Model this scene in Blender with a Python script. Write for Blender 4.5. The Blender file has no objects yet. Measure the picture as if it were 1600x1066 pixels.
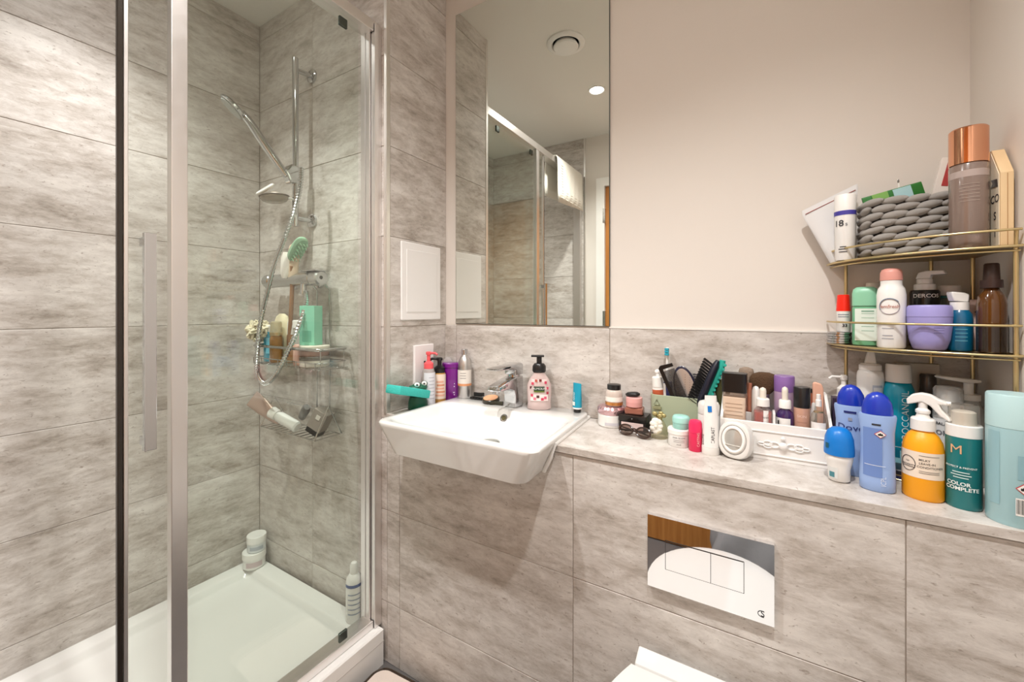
import bpy, bmesh, math, random
from mathutils import Vector, Matrix
random.seed(7)
S = bpy.context.scene
C = S.collection
PI = math.pi
R = math.radians
# ---------------------------------------------------------------- camera, world, lamps, exposure
FPX, TH, EYE = 642.0, R(31.2), 1.15
cam_data = bpy.data.cameras.new('camera'); cam = bpy.data.objects.new('camera', cam_data); C.objects.link(cam)
cam.location = (0, 0, EYE); cam.rotation_euler = (R(90), 0, TH)
cam_data.sensor_width = 36; cam_data.lens = FPX / 1600 * 36; cam_data.shift_y = -47 / 1600; cam_data.clip_start = .02
S.camera = cam
S.view_settings.view_transform = 'Standard'; S.view_settings.look = 'None'
S.view_settings.gamma = 1; S.view_settings.use_curve_mapping = False
S.view_settings.exposure = .86
w = bpy.data.worlds.new('world'); S.world = w; w.use_nodes = True
w.node_tree.nodes['Background'].inputs[0].default_value = (.8, .85, .9, 1); w.node_tree.nodes['Background'].inputs[1].default_value = .3
CEIL = 2.36
# x, y, power, cone, place
LAMPS = [(-.767, .293, 43, 124, 'by the shower door'), (.03, .30, 43, 124, 'nearest the right wall'), (-1.44, .38, 32, 106, 'inside the shower')]
LAMP_COLOR = (1, .98, .962)

# ---------------------------------------------------------------- helpers
def lin(c):
    c = c / 255
    return c / 12.92 if c <= .04045 else ((c + .055) / 1.055) ** 2.4
def rgb(c): return (lin(c[0]), lin(c[1]), lin(c[2]), 1)
MC = {}
def M(c, rough=.4, metal=0, coat=0, trans=0, var=.04, bump=0, bscale=300, sss=0):
    """one procedural principled material per look: noise varies the roughness (and relief)"""
    key = (tuple(c), rough, metal, coat, trans, var, bump, bscale)
    if key in MC: return MC[key]
    m = bpy.data.materials.new('surface'); m.use_nodes = True
    nt = m.node_tree; b = nt.nodes['Principled BSDF']
    b.inputs['Base Color'].default_value = rgb(c); b.inputs['Metallic'].default_value = metal
    b.inputs['Coat Weight'].default_value = coat; b.inputs['Transmission Weight'].default_value = trans
    b.inputs['Coat Roughness'].default_value = .08
    tc = nt.nodes.new('ShaderNodeTexCoord'); n = nt.nodes.new('ShaderNodeTexNoise'); n.inputs['Scale'].default_value = 40
    nt.links.new(tc.outputs['Object'], n.inputs['Vector'])
    mr = nt.nodes.new('ShaderNodeMapRange'); mr.inputs[3].default_value = max(0, rough - var); mr.inputs[4].default_value = rough + var
    nt.links.new(n.outputs[0], mr.inputs[0]); nt.links.new(mr.outputs[0], b.inputs['Roughness'])
    if bump:
        n2 = nt.nodes.new('ShaderNodeTexNoise'); n2.inputs['Scale'].default_value = bscale; n2.inputs['Detail'].default_value = 4
        nt.links.new(tc.outputs['Object'], n2.inputs['Vector'])
        bp = nt.nodes.new('ShaderNodeBump'); bp.inputs['Strength'].default_value = bump; bp.inputs['Distance'].default_value = .002
        nt.links.new(n2.outputs[0], bp.inputs['Height']); nt.links.new(bp.outputs[0], b.inputs['Normal'])
    MC[key] = m; return m
def clear(tint, refl=.04, rough=.0, body=0, body_c=(255, 255, 255)):
    """thin clear sheet: transparent with a Schlick mirror reflection, optionally a milky share"""
    key = ('clear', tuple(tint), refl, rough, body, tuple(body_c))
    if key in MC: return MC[key]
    m = bpy.data.materials.new('clear_sheet'); m.use_nodes = True; nt = m.node_tree; nt.nodes.clear()
    o = nt.nodes.new('ShaderNodeOutputMaterial'); t = nt.nodes.new('ShaderNodeBsdfTransparent'); t.inputs[0].default_value = rgb(tint)
    g = nt.nodes.new('ShaderNodeBsdfGlossy'); g.inputs['Roughness'].default_value = rough
    lw = nt.nodes.new('ShaderNodeLayerWeight'); p = nt.nodes.new('ShaderNodeMath'); p.operation = 'POWER'; p.inputs[1].default_value = 5
    lw.inputs[0].default_value = .5
    mr = nt.nodes.new('ShaderNodeMapRange'); mr.inputs[3].default_value = refl; mr.inputs[4].default_value = 1
    nt.links.new(lw.outputs['Facing'], p.inputs[0]); nt.links.new(p.outputs[0], mr.inputs[0])
    mx = nt.nodes.new('ShaderNodeMixShader'); nt.links.new(mr.outputs[0], mx.inputs[0])
    src = t.outputs[0]
    if body:
        d = nt.nodes.new('ShaderNodeBsdfDiffuse'); d.inputs[0].default_value = rgb(body_c)
        m2 = nt.nodes.new('ShaderNodeMixShader'); m2.inputs[0].default_value = body
        nt.links.new(t.outputs[0], m2.inputs[1]); nt.links.new(d.outputs[0], m2.inputs[2]); src = m2.outputs[0]
    nt.links.new(src, mx.inputs[1]); nt.links.new(g.outputs[0], mx.inputs[2]); nt.links.new(mx.outputs[0], o.inputs[0])
    MC[key] = m; return m
def link(name, me, mat, parent=None, loc=(0, 0, 0), rot=None, smooth=True, ang=35):
    o = bpy.data.objects.new(name, me); C.objects.link(o)
    if mat is not None and not me.materials: me.materials.append(mat)
    if smooth:
        for p in me.polygons: p.use_smooth = True
        me.set_sharp_from_angle(angle=R(ang))
    if parent is not None: o.parent = parent
    o.location = loc
    if rot: o.rotation_euler = rot
    return o
def bm_obj(name, bm, mat, parent=None, loc=(0, 0, 0), rot=None, smooth=True, ang=35):
    bmesh.ops.recalc_face_normals(bm, faces=bm.faces)
    me = bpy.data.meshes.new(name); bm.to_mesh(me); bm.free()
    return link(name, me, mat, parent, loc, rot, smooth, ang)
def raw(name, v, f, mat, parent=None, loc=(0, 0, 0), rot=None, smooth=True, ang=35, fix=True):
    me = bpy.data.meshes.new(name); me.from_pydata([tuple(p) for p in v], [], f)
    if fix:
        bm = bmesh.new(); bm.from_mesh(me); bmesh.ops.recalc_face_normals(bm, faces=bm.faces); bm.to_mesh(me); bm.free()
    return link(name, me, mat, parent, loc, rot, smooth, ang)
def T(name, label, cat, loc, rz=0, group=None, rx=0, ry=0):
    o = bpy.data.objects.new(name, None); C.objects.link(o); o.location = loc; o.rotation_euler = (rx, ry, rz)
    o.empty_display_size = .02
    return tag(o, label, cat, group)
def tag(o, label, cat, group=None):
    o['label'] = label; o['category'] = cat
    if group: o['group'] = group
    return o
def struct(o): o['kind'] = 'structure'; return o
def stuff(o): o['kind'] = 'stuff'; return o
def add_box(bm, x0, x1, y0, y1, z0, z1, bev=0, seg=2):
    r = bmesh.ops.create_cube(bm, size=1, matrix=Matrix.Translation(((x0 + x1) / 2, (y0 + y1) / 2, (z0 + z1) / 2)) @ Matrix.Diagonal((x1 - x0, y1 - y0, z1 - z0, 1)))
    if bev:
        es = {e for v in r['verts'] for e in v.link_edges}
        bmesh.ops.bevel(bm, geom=list(es), offset=bev, segments=seg, profile=.5, affect='EDGES')
def box(parent, name, x0, x1, y0, y1, z0, z1, mat, bev=.001, seg=2, loc=(0, 0, 0), rot=None):
    bm = bmesh.new(); add_box(bm, x0, x1, y0, y1, z0, z1, bev, seg)
    return bm_obj(name, bm, mat, parent, loc, rot, True, 18)
def ring(z, rx, ry, n, ex, cx=0, cy=0):
    out = []
    for i in range(n):
        a = 2 * PI * i / n; c, s = math.cos(a), math.sin(a)
        out.append((cx + rx * math.copysign(abs(c) ** (2 / ex), c), cy + ry * math.copysign(abs(s) ** (2 / ex), s), z))
    return out
def loft(rings, cap0=True, cap1=True):
    v = []; f = []; n = len(rings[0])
    for r in rings: v += r
    for k in range(len(rings) - 1):
        for i in range(n):
            j = (i + 1) % n; f.append((k * n + i, k * n + j, (k + 1) * n + j, (k + 1) * n + i))
    if cap0: f.append(tuple(range(n))[::-1])
    if cap1: f.append(tuple(range((len(rings) - 1) * n, len(rings) * n)))
    return v, f
def body(parent, name, prof, mat, ex=2, n=32, loc=(0, 0, 0), rot=None, cap0=True, cap1=True, ang=35):
    """stack of (super)elliptic sections: (z, rx[, ry[, cx, cy]])"""
    rs = []
    for p in prof:
        rx = p[1]; ry = p[2] if len(p) > 2 else rx; cx, cy = (p[3], p[4]) if len(p) > 4 else (0, 0)
        rs.append(ring(p[0], max(rx, 1e-4), max(ry, 1e-4), n, ex, cx, cy))
    v, f = loft(rs, cap0, cap1)
    return raw(name, v, f, mat, parent, loc, rot, True, ang)
def prism(parent, name, pts, axis, t0, t1, mat, bev=0, loc=(0, 0, 0), rot=None, seg=2, ang=18):
    mk = {'x': lambda a, b, t: (t, a, b), 'y': lambda a, b, t: (a, t, b), 'z': lambda a, b, t: (a, b, t)}[axis]
    bm = bmesh.new()
    A = [bm.verts.new(mk(a, b, t0)) for a, b in pts]; B = [bm.verts.new(mk(a, b, t1)) for a, b in pts]
    n = len(pts); bm.faces.new(A); bm.faces.new(B[::-1])
    for i in range(n): bm.faces.new((A[i], B[i], B[(i + 1) % n], A[(i + 1) % n]))
    bmesh.ops.recalc_face_normals(bm, faces=bm.faces)
    if bev: bmesh.ops.bevel(bm, geom=list(bm.edges), offset=bev, segments=seg, profile=.5, affect='EDGES', clamp_overlap=True)
    return bm_obj(name, bm, mat, parent, loc, rot, True, ang)
def sweep_data(pts, rad, n=8, closed=False):
    P = [Vector(p) for p in pts]; m = len(P)
    rads = rad if isinstance(rad, (list, tuple)) else [rad] * m
    rings = []; up = None
    for i in range(m):
        if closed: t = (P[(i + 1) % m] - P[i - 1])
        else: t = (P[min(i + 1, m - 1)] - P[max(i - 1, 0)])
        t = t.normalized()
        if up is None:
            up = Vector((0, 0, 1)) if abs(t.z) < .9 else Vector((1, 0, 0))
        side = t.cross(up); side = side.normalized() if side.length > 1e-6 else t.orthogonal().normalized()
        up = side.cross(t).normalized()
        rings.append([tuple(P[i] + (side * math.cos(2 * PI * k / n) + up * math.sin(2 * PI * k / n)) * rads[i]) for k in range(n)])
    if closed: rings.append(rings[0])
    return loft(rings, not closed, not closed)
def tube(parent, name, pts, rad, mat, n=8, closed=False, loc=(0, 0, 0), rot=None):
    v, f = sweep_data(pts, rad, n, closed)
    return raw(name, v, f, mat, parent, loc, rot, True, 50)
def tubes(parent, name, paths, rad, mat, n=6, loc=(0, 0, 0), rot=None):
    V = []; F = []
    for p in paths:
        v, f = sweep_data(p, rad, n); o = len(V); V += v; F += [tuple(i + o for i in q) for q in f]
    return raw(name, V, F, mat, parent, loc, rot, True, 50)
def spline(pts, k=6):
    P = [Vector(p) for p in pts]; out = []
    for i in range(len(P) - 1):
        a, b, c, d = P[max(i - 1, 0)], P[i], P[i + 1], P[min(i + 2, len(P) - 1)]
        for j in range(k):
            t = j / k
            out.append(.5 * ((2 * b) + (c - a) * t + (2 * a - 5 * b + 4 * c - d) * t * t + (3 * b - a - 3 * c + d) * t ** 3))
    out.append(P[-1]); return out
def ball(parent, name, loc, r, mat, sc=(1, 1, 1), u=16, v=10, rot=None):
    bm = bmesh.new(); bmesh.ops.create_uvsphere(bm, u_segments=u, v_segments=v, radius=r)
    bmesh.ops.scale(bm, vec=sc, verts=bm.verts)
    return bm_obj(name, bm, mat, parent, loc, rot, True, 60)
def at(u, v, Y):
    """photo pixel -> point on the plane y = Y (used to survey positions once)"""
    t = (u - 800) / FPX; dx = -math.sin(TH) + math.cos(TH) * t; dy = math.cos(TH) + math.sin(TH) * t
    zc = Y / dy; return Vector((zc * dx, Y, EYE - (v - 486) / FPX * zc))
def to_cam(x, y): return math.atan2(-y, -x)
def patch(parent, name, rx, ry, z0, z1, a, wid, mat, eps=.0005, n=14, taper=1.0):
    """a label lying on a round body: from angle a-wid/2 to a+wid/2"""
    v = []; f = []
    for i in range(n + 1):
        b = a - wid / 2 + wid * i / n
        v.append(((rx + eps) * math.cos(b), (ry + eps) * math.sin(b), z0)); v.append(((rx * taper + eps) * math.cos(b), (ry * taper + eps) * math.sin(b), z1))
    for i in range(n): f.append((2 * i, 2 * i + 2, 2 * i + 3, 2 * i + 1))
    return raw(name, v, f, mat, parent, fix=False)
def text_mesh(s, size, spacing=1.0, bold=0):
    cu = bpy.data.curves.new('lettering', 'FONT'); cu.body = s; cu.size = size; cu.align_x = 'CENTER'; cu.align_y = 'CENTER'
    cu.resolution_u = 3; cu.space_character = spacing; cu.offset = bold * size
    o = bpy.data.objects.new('lettering', cu); C.objects.link(o)
    dg = bpy.context.evaluated_depsgraph_get(); dg.update()
    me = bpy.data.meshes.new_from_object(o.evaluated_get(dg)); bpy.data.objects.remove(o); bpy.data.curves.remove(cu)
    me.materials.clear(); return me
def wrap_text(parent, s, size, rx, ry, a, z, mat, vert=False, eps=.0009, spacing=1.0, bold=0, name='lettering'):
    me = text_mesh(s, size, spacing, bold); r = (rx + ry) / 2
    for v in me.vertices:
        x, y = (v.co.x, v.co.y) if not vert else (-v.co.y, v.co.x)
        b = a + x / r
        v.co = ((rx + eps) * math.cos(b), (ry + eps) * math.sin(b), z + y)
    return link(name, me, mat, parent, smooth=False)
def flat_text(parent, s, size, loc, rot, mat, name='lettering', spacing=1.0, bold=0):
    me = text_mesh(s, size, spacing, bold); return link(name, me, mat, parent, loc, rot, smooth=False)
# common looks
WHITE = M((240, 238, 234), .35); GLOSSW = M((238, 237, 234), .12, coat=.5); PLW = M((236, 234, 230), .3)
CHROME = M((206, 207, 209), .07, 1, var=.02); SATIN = M((205, 206, 208), .22, 1); BLACK = M((22, 21, 22), .3); DARK = M((45, 42, 40), .4)
GOLD = M((212, 193, 146), .3, 1); INK = M((45, 45, 50), .5); COPPER = M((226, 160, 120), .16, 1); CLEARP = clear((238, 238, 236), .05, .03)
def clearish(t, b=.0, c=(255, 255, 255)): return clear(t, .05, .03, b, c)

# ---------------------------------------------------------------- room materials
def tile_material():
    m = bpy.data.materials.new('travertine_tile'); m.use_nodes = True; nt = m.node_tree; b = nt.nodes['Principled BSDF']; N = nt.nodes.new; L = nt.links.new
    g = N('ShaderNodeNewGeometry'); oi = N('ShaderNodeObjectInfo')
    mm = N('ShaderNodeMath'); mm.operation = 'MULTIPLY'; mm.inputs[1].default_value = 37
    L(oi.outputs['Random'], mm.inputs[0])
    cb = N('ShaderNodeCombineXYZ')
    for i in range(3): L(mm.outputs[0], cb.inputs[i])
    def noise(sc, scale, detail, rough, dist=0):
        mp = N('ShaderNodeVectorMath'); mp.operation = 'MULTIPLY'; mp.inputs[1].default_value = sc
        ad = N('ShaderNodeVectorMath'); L(g.outputs['Position'], mp.inputs[0]); L(mp.outputs[0], ad.inputs[0]); L(cb.outputs[0], ad.inputs[1])
        n = N('ShaderNodeTexNoise'); n.inputs['Scale'].default_value = scale; n.inputs['Detail'].default_value = detail; n.inputs['Roughness'].default_value = rough
        n.inputs['Distortion'].default_value = dist; L(ad.outputs[0], n.inputs['Vector']); return n
    big = noise((1, 1, 3.2), 3.2, 8, .66, .15)
    fine = noise((1, 1, 3.0), 15, 8, .76, .35)
    fleck = noise((1, 1, 2.2), 75, 3, .6, .6)
    a1 = N('ShaderNodeMath'); a1.operation = 'MULTIPLY_ADD'; a1.inputs[1].default_value = .5; L(fine.outputs[0], a1.inputs[0])
    a2 = N('ShaderNodeMath'); a2.operation = 'MULTIPLY'; a2.inputs[1].default_value = .5; L(big.outputs[0], a2.inputs[0]); L(a2.outputs[0], a1.inputs[2])
    cr = N('ShaderNodeValToRGB'); e = cr.color_ramp.elements
    e[0].position = .35; e[0].color = rgb((148, 138, 128)); e[1].position = .60; e[1].color = rgb((222, 217, 211))
    x = cr.color_ramp.elements.new(.45); x.color = rgb((188, 180, 172)); x = cr.color_ramp.elements.new(.52); x.color = rgb((206, 200, 194))
    L(a1.outputs[0], cr.inputs[0])
    fr = N('ShaderNodeValToRGB'); fr.color_ramp.elements[0].position = .62; fr.color_ramp.elements[1].position = .72
    fr.color_ramp.elements[0].color = (0, 0, 0, 1); fr.color_ramp.elements[1].color = (.75, .75, .75, 1); L(fleck.outputs[0], fr.inputs[0])
    mx = N('ShaderNodeMix'); mx.data_type = 'RGBA'; L(fr.outputs[0], mx.inputs[0]); L(cr.outputs[0], mx.inputs[6]); mx.inputs[7].default_value = rgb((150, 138, 128))
    L(mx.outputs[2], b.inputs['Base Color'])
    mr = N('ShaderNodeMapRange'); mr.inputs[3].default_value = .30; mr.inputs[4].default_value = .5; L(fine.outputs[0], mr.inputs[0]); L(mr.outputs[0], b.inputs['Roughness'])
    bp = N('ShaderNodeBump'); bp.inputs['Strength'].default_value = .3; bp.inputs['Distance'].default_value = .002; L(fine.outputs[0], bp.inputs['Height']); L(bp.outputs[0], b.inputs['Normal'])
    return m
TILE = tile_material()
GROUT = M((172, 161, 150), .8, bump=.2)
PAINT = M((226, 219, 211), .75, bump=.05, bscale=120)
CEILP = M((232, 229, 222), .8, bump=.04, bscale=120)
XL, XR, YB, YS, YF, XRET = -1.823, .375, 1.234, .939, -.28, -1.047
ROWS = [.0, .197, .497, .797, 1.097, 1.397, 1.695, 1.994, 2.293, CEIL]
LEDGE = .815
GAP = .0018; TT = .008
# ---------------------------------------------------------------- shell
def slab(name, x0, x1, y0, y1, z0, z1, mat): return struct(box(None, name, x0, x1, y0, y1, z0, z1, mat, 0))
floor_m = M((96, 93, 92), .45, bump=.2, bscale=60)
slab('floor', XL - .1, XR + .1, YF - .1, YB + .1, -.05, 0, floor_m)
slab('ceiling', XL - .1, XR + .1, YF - .1, YB + .1, CEIL, CEIL + .05, CEILP)
GB = .0022
wl = slab('wall_left', XL - .1, XL - GB, YF - .1, YB + .1, 0, CEIL, GROUT)
ws = slab('wall_shower', XL - TT, XRET - GB - .0012, YS + GB, YB + .1, 0, CEIL, GROUT)      # mass behind the shower, its right side is the return
wr = slab('wall_return', XRET - GB - .001, XRET - GB, YS + TT, YB, 0, CEIL, GROUT)
wb = slab('wall_back', XRET - TT, XR + .1, YB, YB + .1, 0, CEIL, PAINT)
slab('wall_right', XR, XR + .1, YF - .1, YB, 0, CEIL, PAINT)
wlg = slab('wall_ledge', XRET - GB, XR, YS + GB, YB, 0, .742, GROUT)
# front wall has the doorway, x -.91 .. -.07
DX0, DX1, DZ = -.94, -.07, 2.03
bm = bmesh.new()
add_box(bm, XL - TT, DX0, YF - .1, YF, 0, CEIL); add_box(bm, DX1, XR, YF - .1, YF, 0, CEIL); add_box(bm, DX0, DX1, YF - .1, YF, DZ, CEIL)
wf = struct(bm_obj('wall_front', bm, PAINT, smooth=False))
MESHES = {}
def tile(parent, axis, plane, a0, a1, z0, z1, facing):
    """one tile; axis 'x' runs along x on plane y, axis 'y' along y on plane x; facing is the side its face looks to"""
    key = (axis, round(a1 - a0, 3), round(z1 - z0, 3), facing)
    wd, h = a1 - a0 - GAP, z1 - z0 - GAP
    if key not in MESHES:
        bm = bmesh.new()
        if axis == 'x': add_box(bm, -wd / 2, wd / 2, min(0, -facing * TT), max(0, -facing * TT), -h / 2, h / 2, .0009, 1)
        else: add_box(bm, min(0, -facing * TT), max(0, -facing * TT), -wd / 2, wd / 2, -h / 2, h / 2, .0009, 1)
        bmesh.ops.recalc_face_normals(bm, faces=bm.faces)
        me = bpy.data.meshes.new('tile'); bm.to_mesh(me); bm.free(); me.materials.append(TILE); MESHES[key] = me
    c = (a0 + a1) / 2; zc = (z0 + z1) / 2
    o = bpy.data.objects.new('tile', MESHES[key]); C.objects.link(o); o.parent = parent
    o.location = (c, plane, zc) if axis == 'x' else (plane, c, zc)
for i in range(len(ROWS) - 1):
    z0, z1 = ROWS[i], ROWS[i + 1]
    tile(wl, 'y', XL, YF, YS, z0, z1, 1)
    tile(ws, 'x', YS, XL, -1.453, z0, z1, -1); tile(ws, 'x', YS, -1.453, XRET, z0, z1, -1)
    tile(wf, 'x', YF + TT, XL, -1.45, z0, z1, 1); tile(wf, 'x', YF + TT, -1.45, -1.06, z0, z1, 1)
    if i >= 3: tile(wr, 'y', XRET, YS - TT * 0, YB, max(z0, LEDGE) if i == 3 else z0, z1, 1)
XJ = [XRET, -.990, -.394, .210, XR]
box(wb, 'grout_bed', XRET, XR, YB - TT + GB, YB - .0001, LEDGE - .002, 1.0965, GROUT, 0)
for j in range(4):
    tile(wb, 'x', YB - TT, XJ[j], XJ[j + 1], LEDGE, 1.097, -1)
    for i in range(2): tile(wlg, 'x', YS, XJ[j], XJ[j + 1], ROWS[i], ROWS[i + 1], -1)
    if j >= 2: tile(wlg, 'x', YS, XJ[j], XJ[j + 1], ROWS[2], ROWS[3], -1)
g2 = GAP / 2
tile(wlg, 'x', YS, XJ[0], XJ[1], ROWS[2], ROWS[3], -1)
zr0, zr1 = ROWS[2] + g2, ROWS[3] - g2       # the tile notched for the basin
prism(wlg, 'tile', [(XJ[1] + g2, zr0), (XJ[2] - g2, zr0), (XJ[2] - g2, zr1), (-.462, zr1), (-.472, .742), (-.945, .742), (-.955, zr1), (XJ[1] + g2, zr1)], 'y', YS, YS + TT, TILE)
# ledge top: slabs of the same tile, and the strip left of the basin
for a0, a1 in ((-.463, XR),):
    box(wlg, 'ledge_tile', a0 + .0003, a1 - .0003, .9345, YB - TT, .7985, LEDGE, TILE, .0006)
box(wlg, 'ledge_tile', XRET + .001, -.955, .9345, YB - TT, .7985, LEDGE, TILE, .0006)
box(wlg, 'ledge_core', -.458, XR, YS + GB, YB, .742, .7965, GROUT, 0)
ALU = M((232, 229, 225), .35, 1)
struct(prism(None, 'trim_1', [(XRET + .002, YS - .004), (XRET + .002, YS + .012), (XRET - .012, YS + .012), (XRET - .012, YS - .004)], 'z', .815, CEIL, ALU, .0015))
struct(box(None, 'trim_2', -1.062, -1.05, YF, YF + .012, 0, CEIL, ALU, .001))
struct(box(None, 'trim_3', -.396, XR, YB - TT - .001, YB, 1.0965, 1.1015, M((225, 220, 214), .5), .001))
# door and frame behind the viewer (seen in the mirror and in the flush plate)
wood = bpy.data.materials.new('oak_veneer'); wood.use_nodes = True
nt = wood.node_tree; bs = nt.nodes['Principled BSDF']; tc = nt.nodes.new('ShaderNodeTexCoord'); mp = nt.nodes.new('ShaderNodeMapping'); mp.inputs['Scale'].default_value = (14, 14, .8)
nz = nt.nodes.new('ShaderNodeTexNoise'); nz.inputs['Scale'].default_value = 3; nz.inputs['Detail'].default_value = 6; rp = nt.nodes.new('ShaderNodeValToRGB')
rp.color_ramp.elements[0].color = rgb((168, 104, 44)); rp.color_ramp.elements[1].color = rgb((206, 142, 72)); rp.color_ramp.elements[0].position = .3; rp.color_ramp.elements[1].position = .7
nt.links.new(tc.outputs['Object'], mp.inputs[0]); nt.links.new(mp.outputs[0], nz.inputs['Vector']); nt.links.new(nz.outputs[0], rp.inputs[0]); nt.links.new(rp.outputs[0], bs.inputs['Base Color']); bs.inputs['Roughness'].default_value = .4
dr = struct(box(None, 'door_1', DX0 + .03, DX1 - .03, YF - .05, YF - .006, .006, DZ - .03, wood, .001))
bm = bmesh.new(); add_box(bm, DX0 - .03, DX0 + .028, YF - .06, YF + .014, 0, DZ + .03); add_box(bm, DX1 - .028, DX1 + .03, YF - .06, YF + .014, 0, DZ + .03); add_box(bm, DX0 + .028, DX1 - .028, YF - .06, YF + .014, DZ - .028, DZ + .03)
bm_obj('door_frame', bm, WHITE, dr, smooth=False)
for z in (.25, 1.1, 1.8): box(dr, 'hinge', DX0 + .016, DX0 + .034, YF - .006, YF + .016, z - .05, z + .05, SATIN, .001)
tube(dr, 'handle', [(DX1 - .1, YF - .008, 1.0), (DX1 - .1, YF + .045, 1.0), (DX1 - .22, YF + .045, 1.0)], .009, SATIN)

# ---------------------------------------------------------------- ceiling fittings
def emit(c, s):
    m = bpy.data.materials.new('lamp_lens'); m.use_nodes = True; n = m.node_tree; n.nodes.clear(); o = n.nodes.new('ShaderNodeOutputMaterial'); e = n.nodes.new('ShaderNodeEmission')
    e.inputs[0].default_value = (*c, 1); e.inputs[1].default_value = s; n.links.new(e.outputs[0], o.inputs[0]); return m
for x, y, st, cone, where in LAMPS:
    t = T('downlight', 'white round recessed ceiling downlight ' + where, 'ceiling light', (x, y, CEIL), group='recessed ceiling downlights')
    body(t, 'bezel', [(0, .046), (-.004, .045), (-.006, .041), (-.0045, .036), (-.001, .0355)], WHITE, cap0=False, cap1=False)
    body(t, 'lens', [(-.001, .0355), (-.0025, .03), (-.003, .001)], emit(LAMP_COLOR, 60), cap0=False)
    ld = bpy.data.lights.new('beam', 'SPOT'); ld.energy = st; ld.color = LAMP_COLOR; ld.spot_size = R(cone); ld.spot_blend = 1; ld.shadow_soft_size = .03
    lo = bpy.data.objects.new('beam', ld); C.objects.link(lo); lo.parent = t; lo.location = (0, 0, -.022)
t = T('ceiling_vent', 'round white extract vent in the ceiling, seen in the mirror', 'vent', (-.753, .742, CEIL))
body(t, 'rim', [(0, .086), (-.006, .085), (-.012, .076), (-.012, .064), (-.004, .058)], WHITE, n=48, cap0=False, cap1=False)
body(t, 'disc', [(-.006, .05), (-.018, .056), (-.024, .052), (-.026, .04), (-.027, .001)], WHITE, n=48)
body(t, 'shaft', [(-.001, .058), (-.001, .02), (-.01, .02)], M((120, 118, 112), .6))

# ---------------------------------------------------------------- shower tray and enclosure
XT = -1.05
t = T('shower_tray', 'white rectangular shower tray on the floor of the cubicle', 'shower tray', ((XL + XT) / 2, (YF + YS) / 2, 0))
tw, td = (XT - XL) / 2 - .001, (YS - YF - .018) / 2
def rr(hx, hy, z, r, n=8, cx=0, cy=0):
    o = []
    for qx, qy, a0 in ((1, 1, 0), (-1, 1, 90), (-1, -1, 180), (1, -1, 270)):
        for i in range(n):
            a = R(a0 + 90 * i / (n - 1)); o.append((cx + qx * (hx - r) + r * math.cos(a), cy + qy * (hy - r) + r * math.sin(a), z))
    return o
v, f = loft([rr(tw, td, .0, .004), rr(tw, td, .086, .004), rr(tw + .0, td, .088, .004), rr(tw, td, .112, .004), rr(tw - .004, td - .004, .116, .004),
             rr(tw - .048, td - .052, .116, .03), rr(tw - .058, td - .062, .110, .03), rr(tw - .064, td - .07, .094, .035), rr(tw - .075, td - .08, .088, .04), rr(tw - .15, td - .16, .084, .05)])
raw('basin', v, f, GLOSSW, t, smooth=True, ang=40)
box(t, 'skirt_groove', tw - .0005, tw + .0006, -td, td, .0745, .0768, M((190, 186, 182), .5), 0)
body(t, 'drain_cover', [(.085, .055), (.09, .054), (.092, .04), (.0925, .001)], CHROME, loc=(-.05, -.42, 0))
t = T('shower_enclosure', 'chrome framed shower enclosure with clear sliding glass door', 'shower enclosure', (-1.1, .33, .116))
GLASS = clear((252, 254, 252), .035)
FR = M((236, 233, 231), .33, 1); x0 = -1.1; y0 = .33; z0 = .116
def fb(name, xa, xb, ya, yb, za, zb, mat=FR, bev=.0015): return box(t, name, xa - x0, xb - x0, ya - y0, yb - y0, za - z0, zb - z0, mat, bev)
YE = YF + TT
fb('top_rail', -1.128, -1.076, YE + .03, YS - .03, 2.060, 2.096)
fb('bottom_rail', -1.126, -1.078, YE + .03, YS - .03, .117, .142)
fb('wall_profile', -1.134, -1.112, YS - .034, YS - .0005, .117, 2.10); fb('wall_profile', -1.110, -1.092, YS - .034, YS - .0005, .117, 2.11); fb('wall_profile', -1.090, -1.072, YS - .028, YS - .0005, .117, 2.088)
fb('wall_profile', -1.126, -1.076, YE, YE + .034, .117, 2.10)
fb('fixed_glass', -1.120, -1.114, .385, YS - .02, .135, 2.07, GLASS, 0)
fb('panel_post', -1.100, -1.078, .374, .404, .142, 2.060)
dg = fb('sliding_glass', -1.0955, -1.0895, .300, .86, .146, 2.056, GLASS, 0)
fb('edge_seal', -1.099, -1.088, .2905, .2995, .146, 2.056, M((38, 32, 26), .25)); fb('edge_strip', -1.099, -1.087, .300, .307, .146, 2.056, FR, .001)
for yy in (.80, .46):
    for zz in (2.025, .165):
        fb('roller_clip', -1.0885, -1.080, yy - .014, yy + .014, zz - .014, zz + .014, M((96, 104, 100), .2, 1), .002)
h = fb('door_handle', -1.066, -1.054, .322, .342, .868, 1.308, CHROME, .001)
for zz in (.885, 1.291):
    box(h, 'standoff', -1.0885 - x0, -1.064 - x0, .324 - y0, .340 - y0, zz - .009 - z0, zz + .009 - z0, CHROME, .001)
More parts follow.
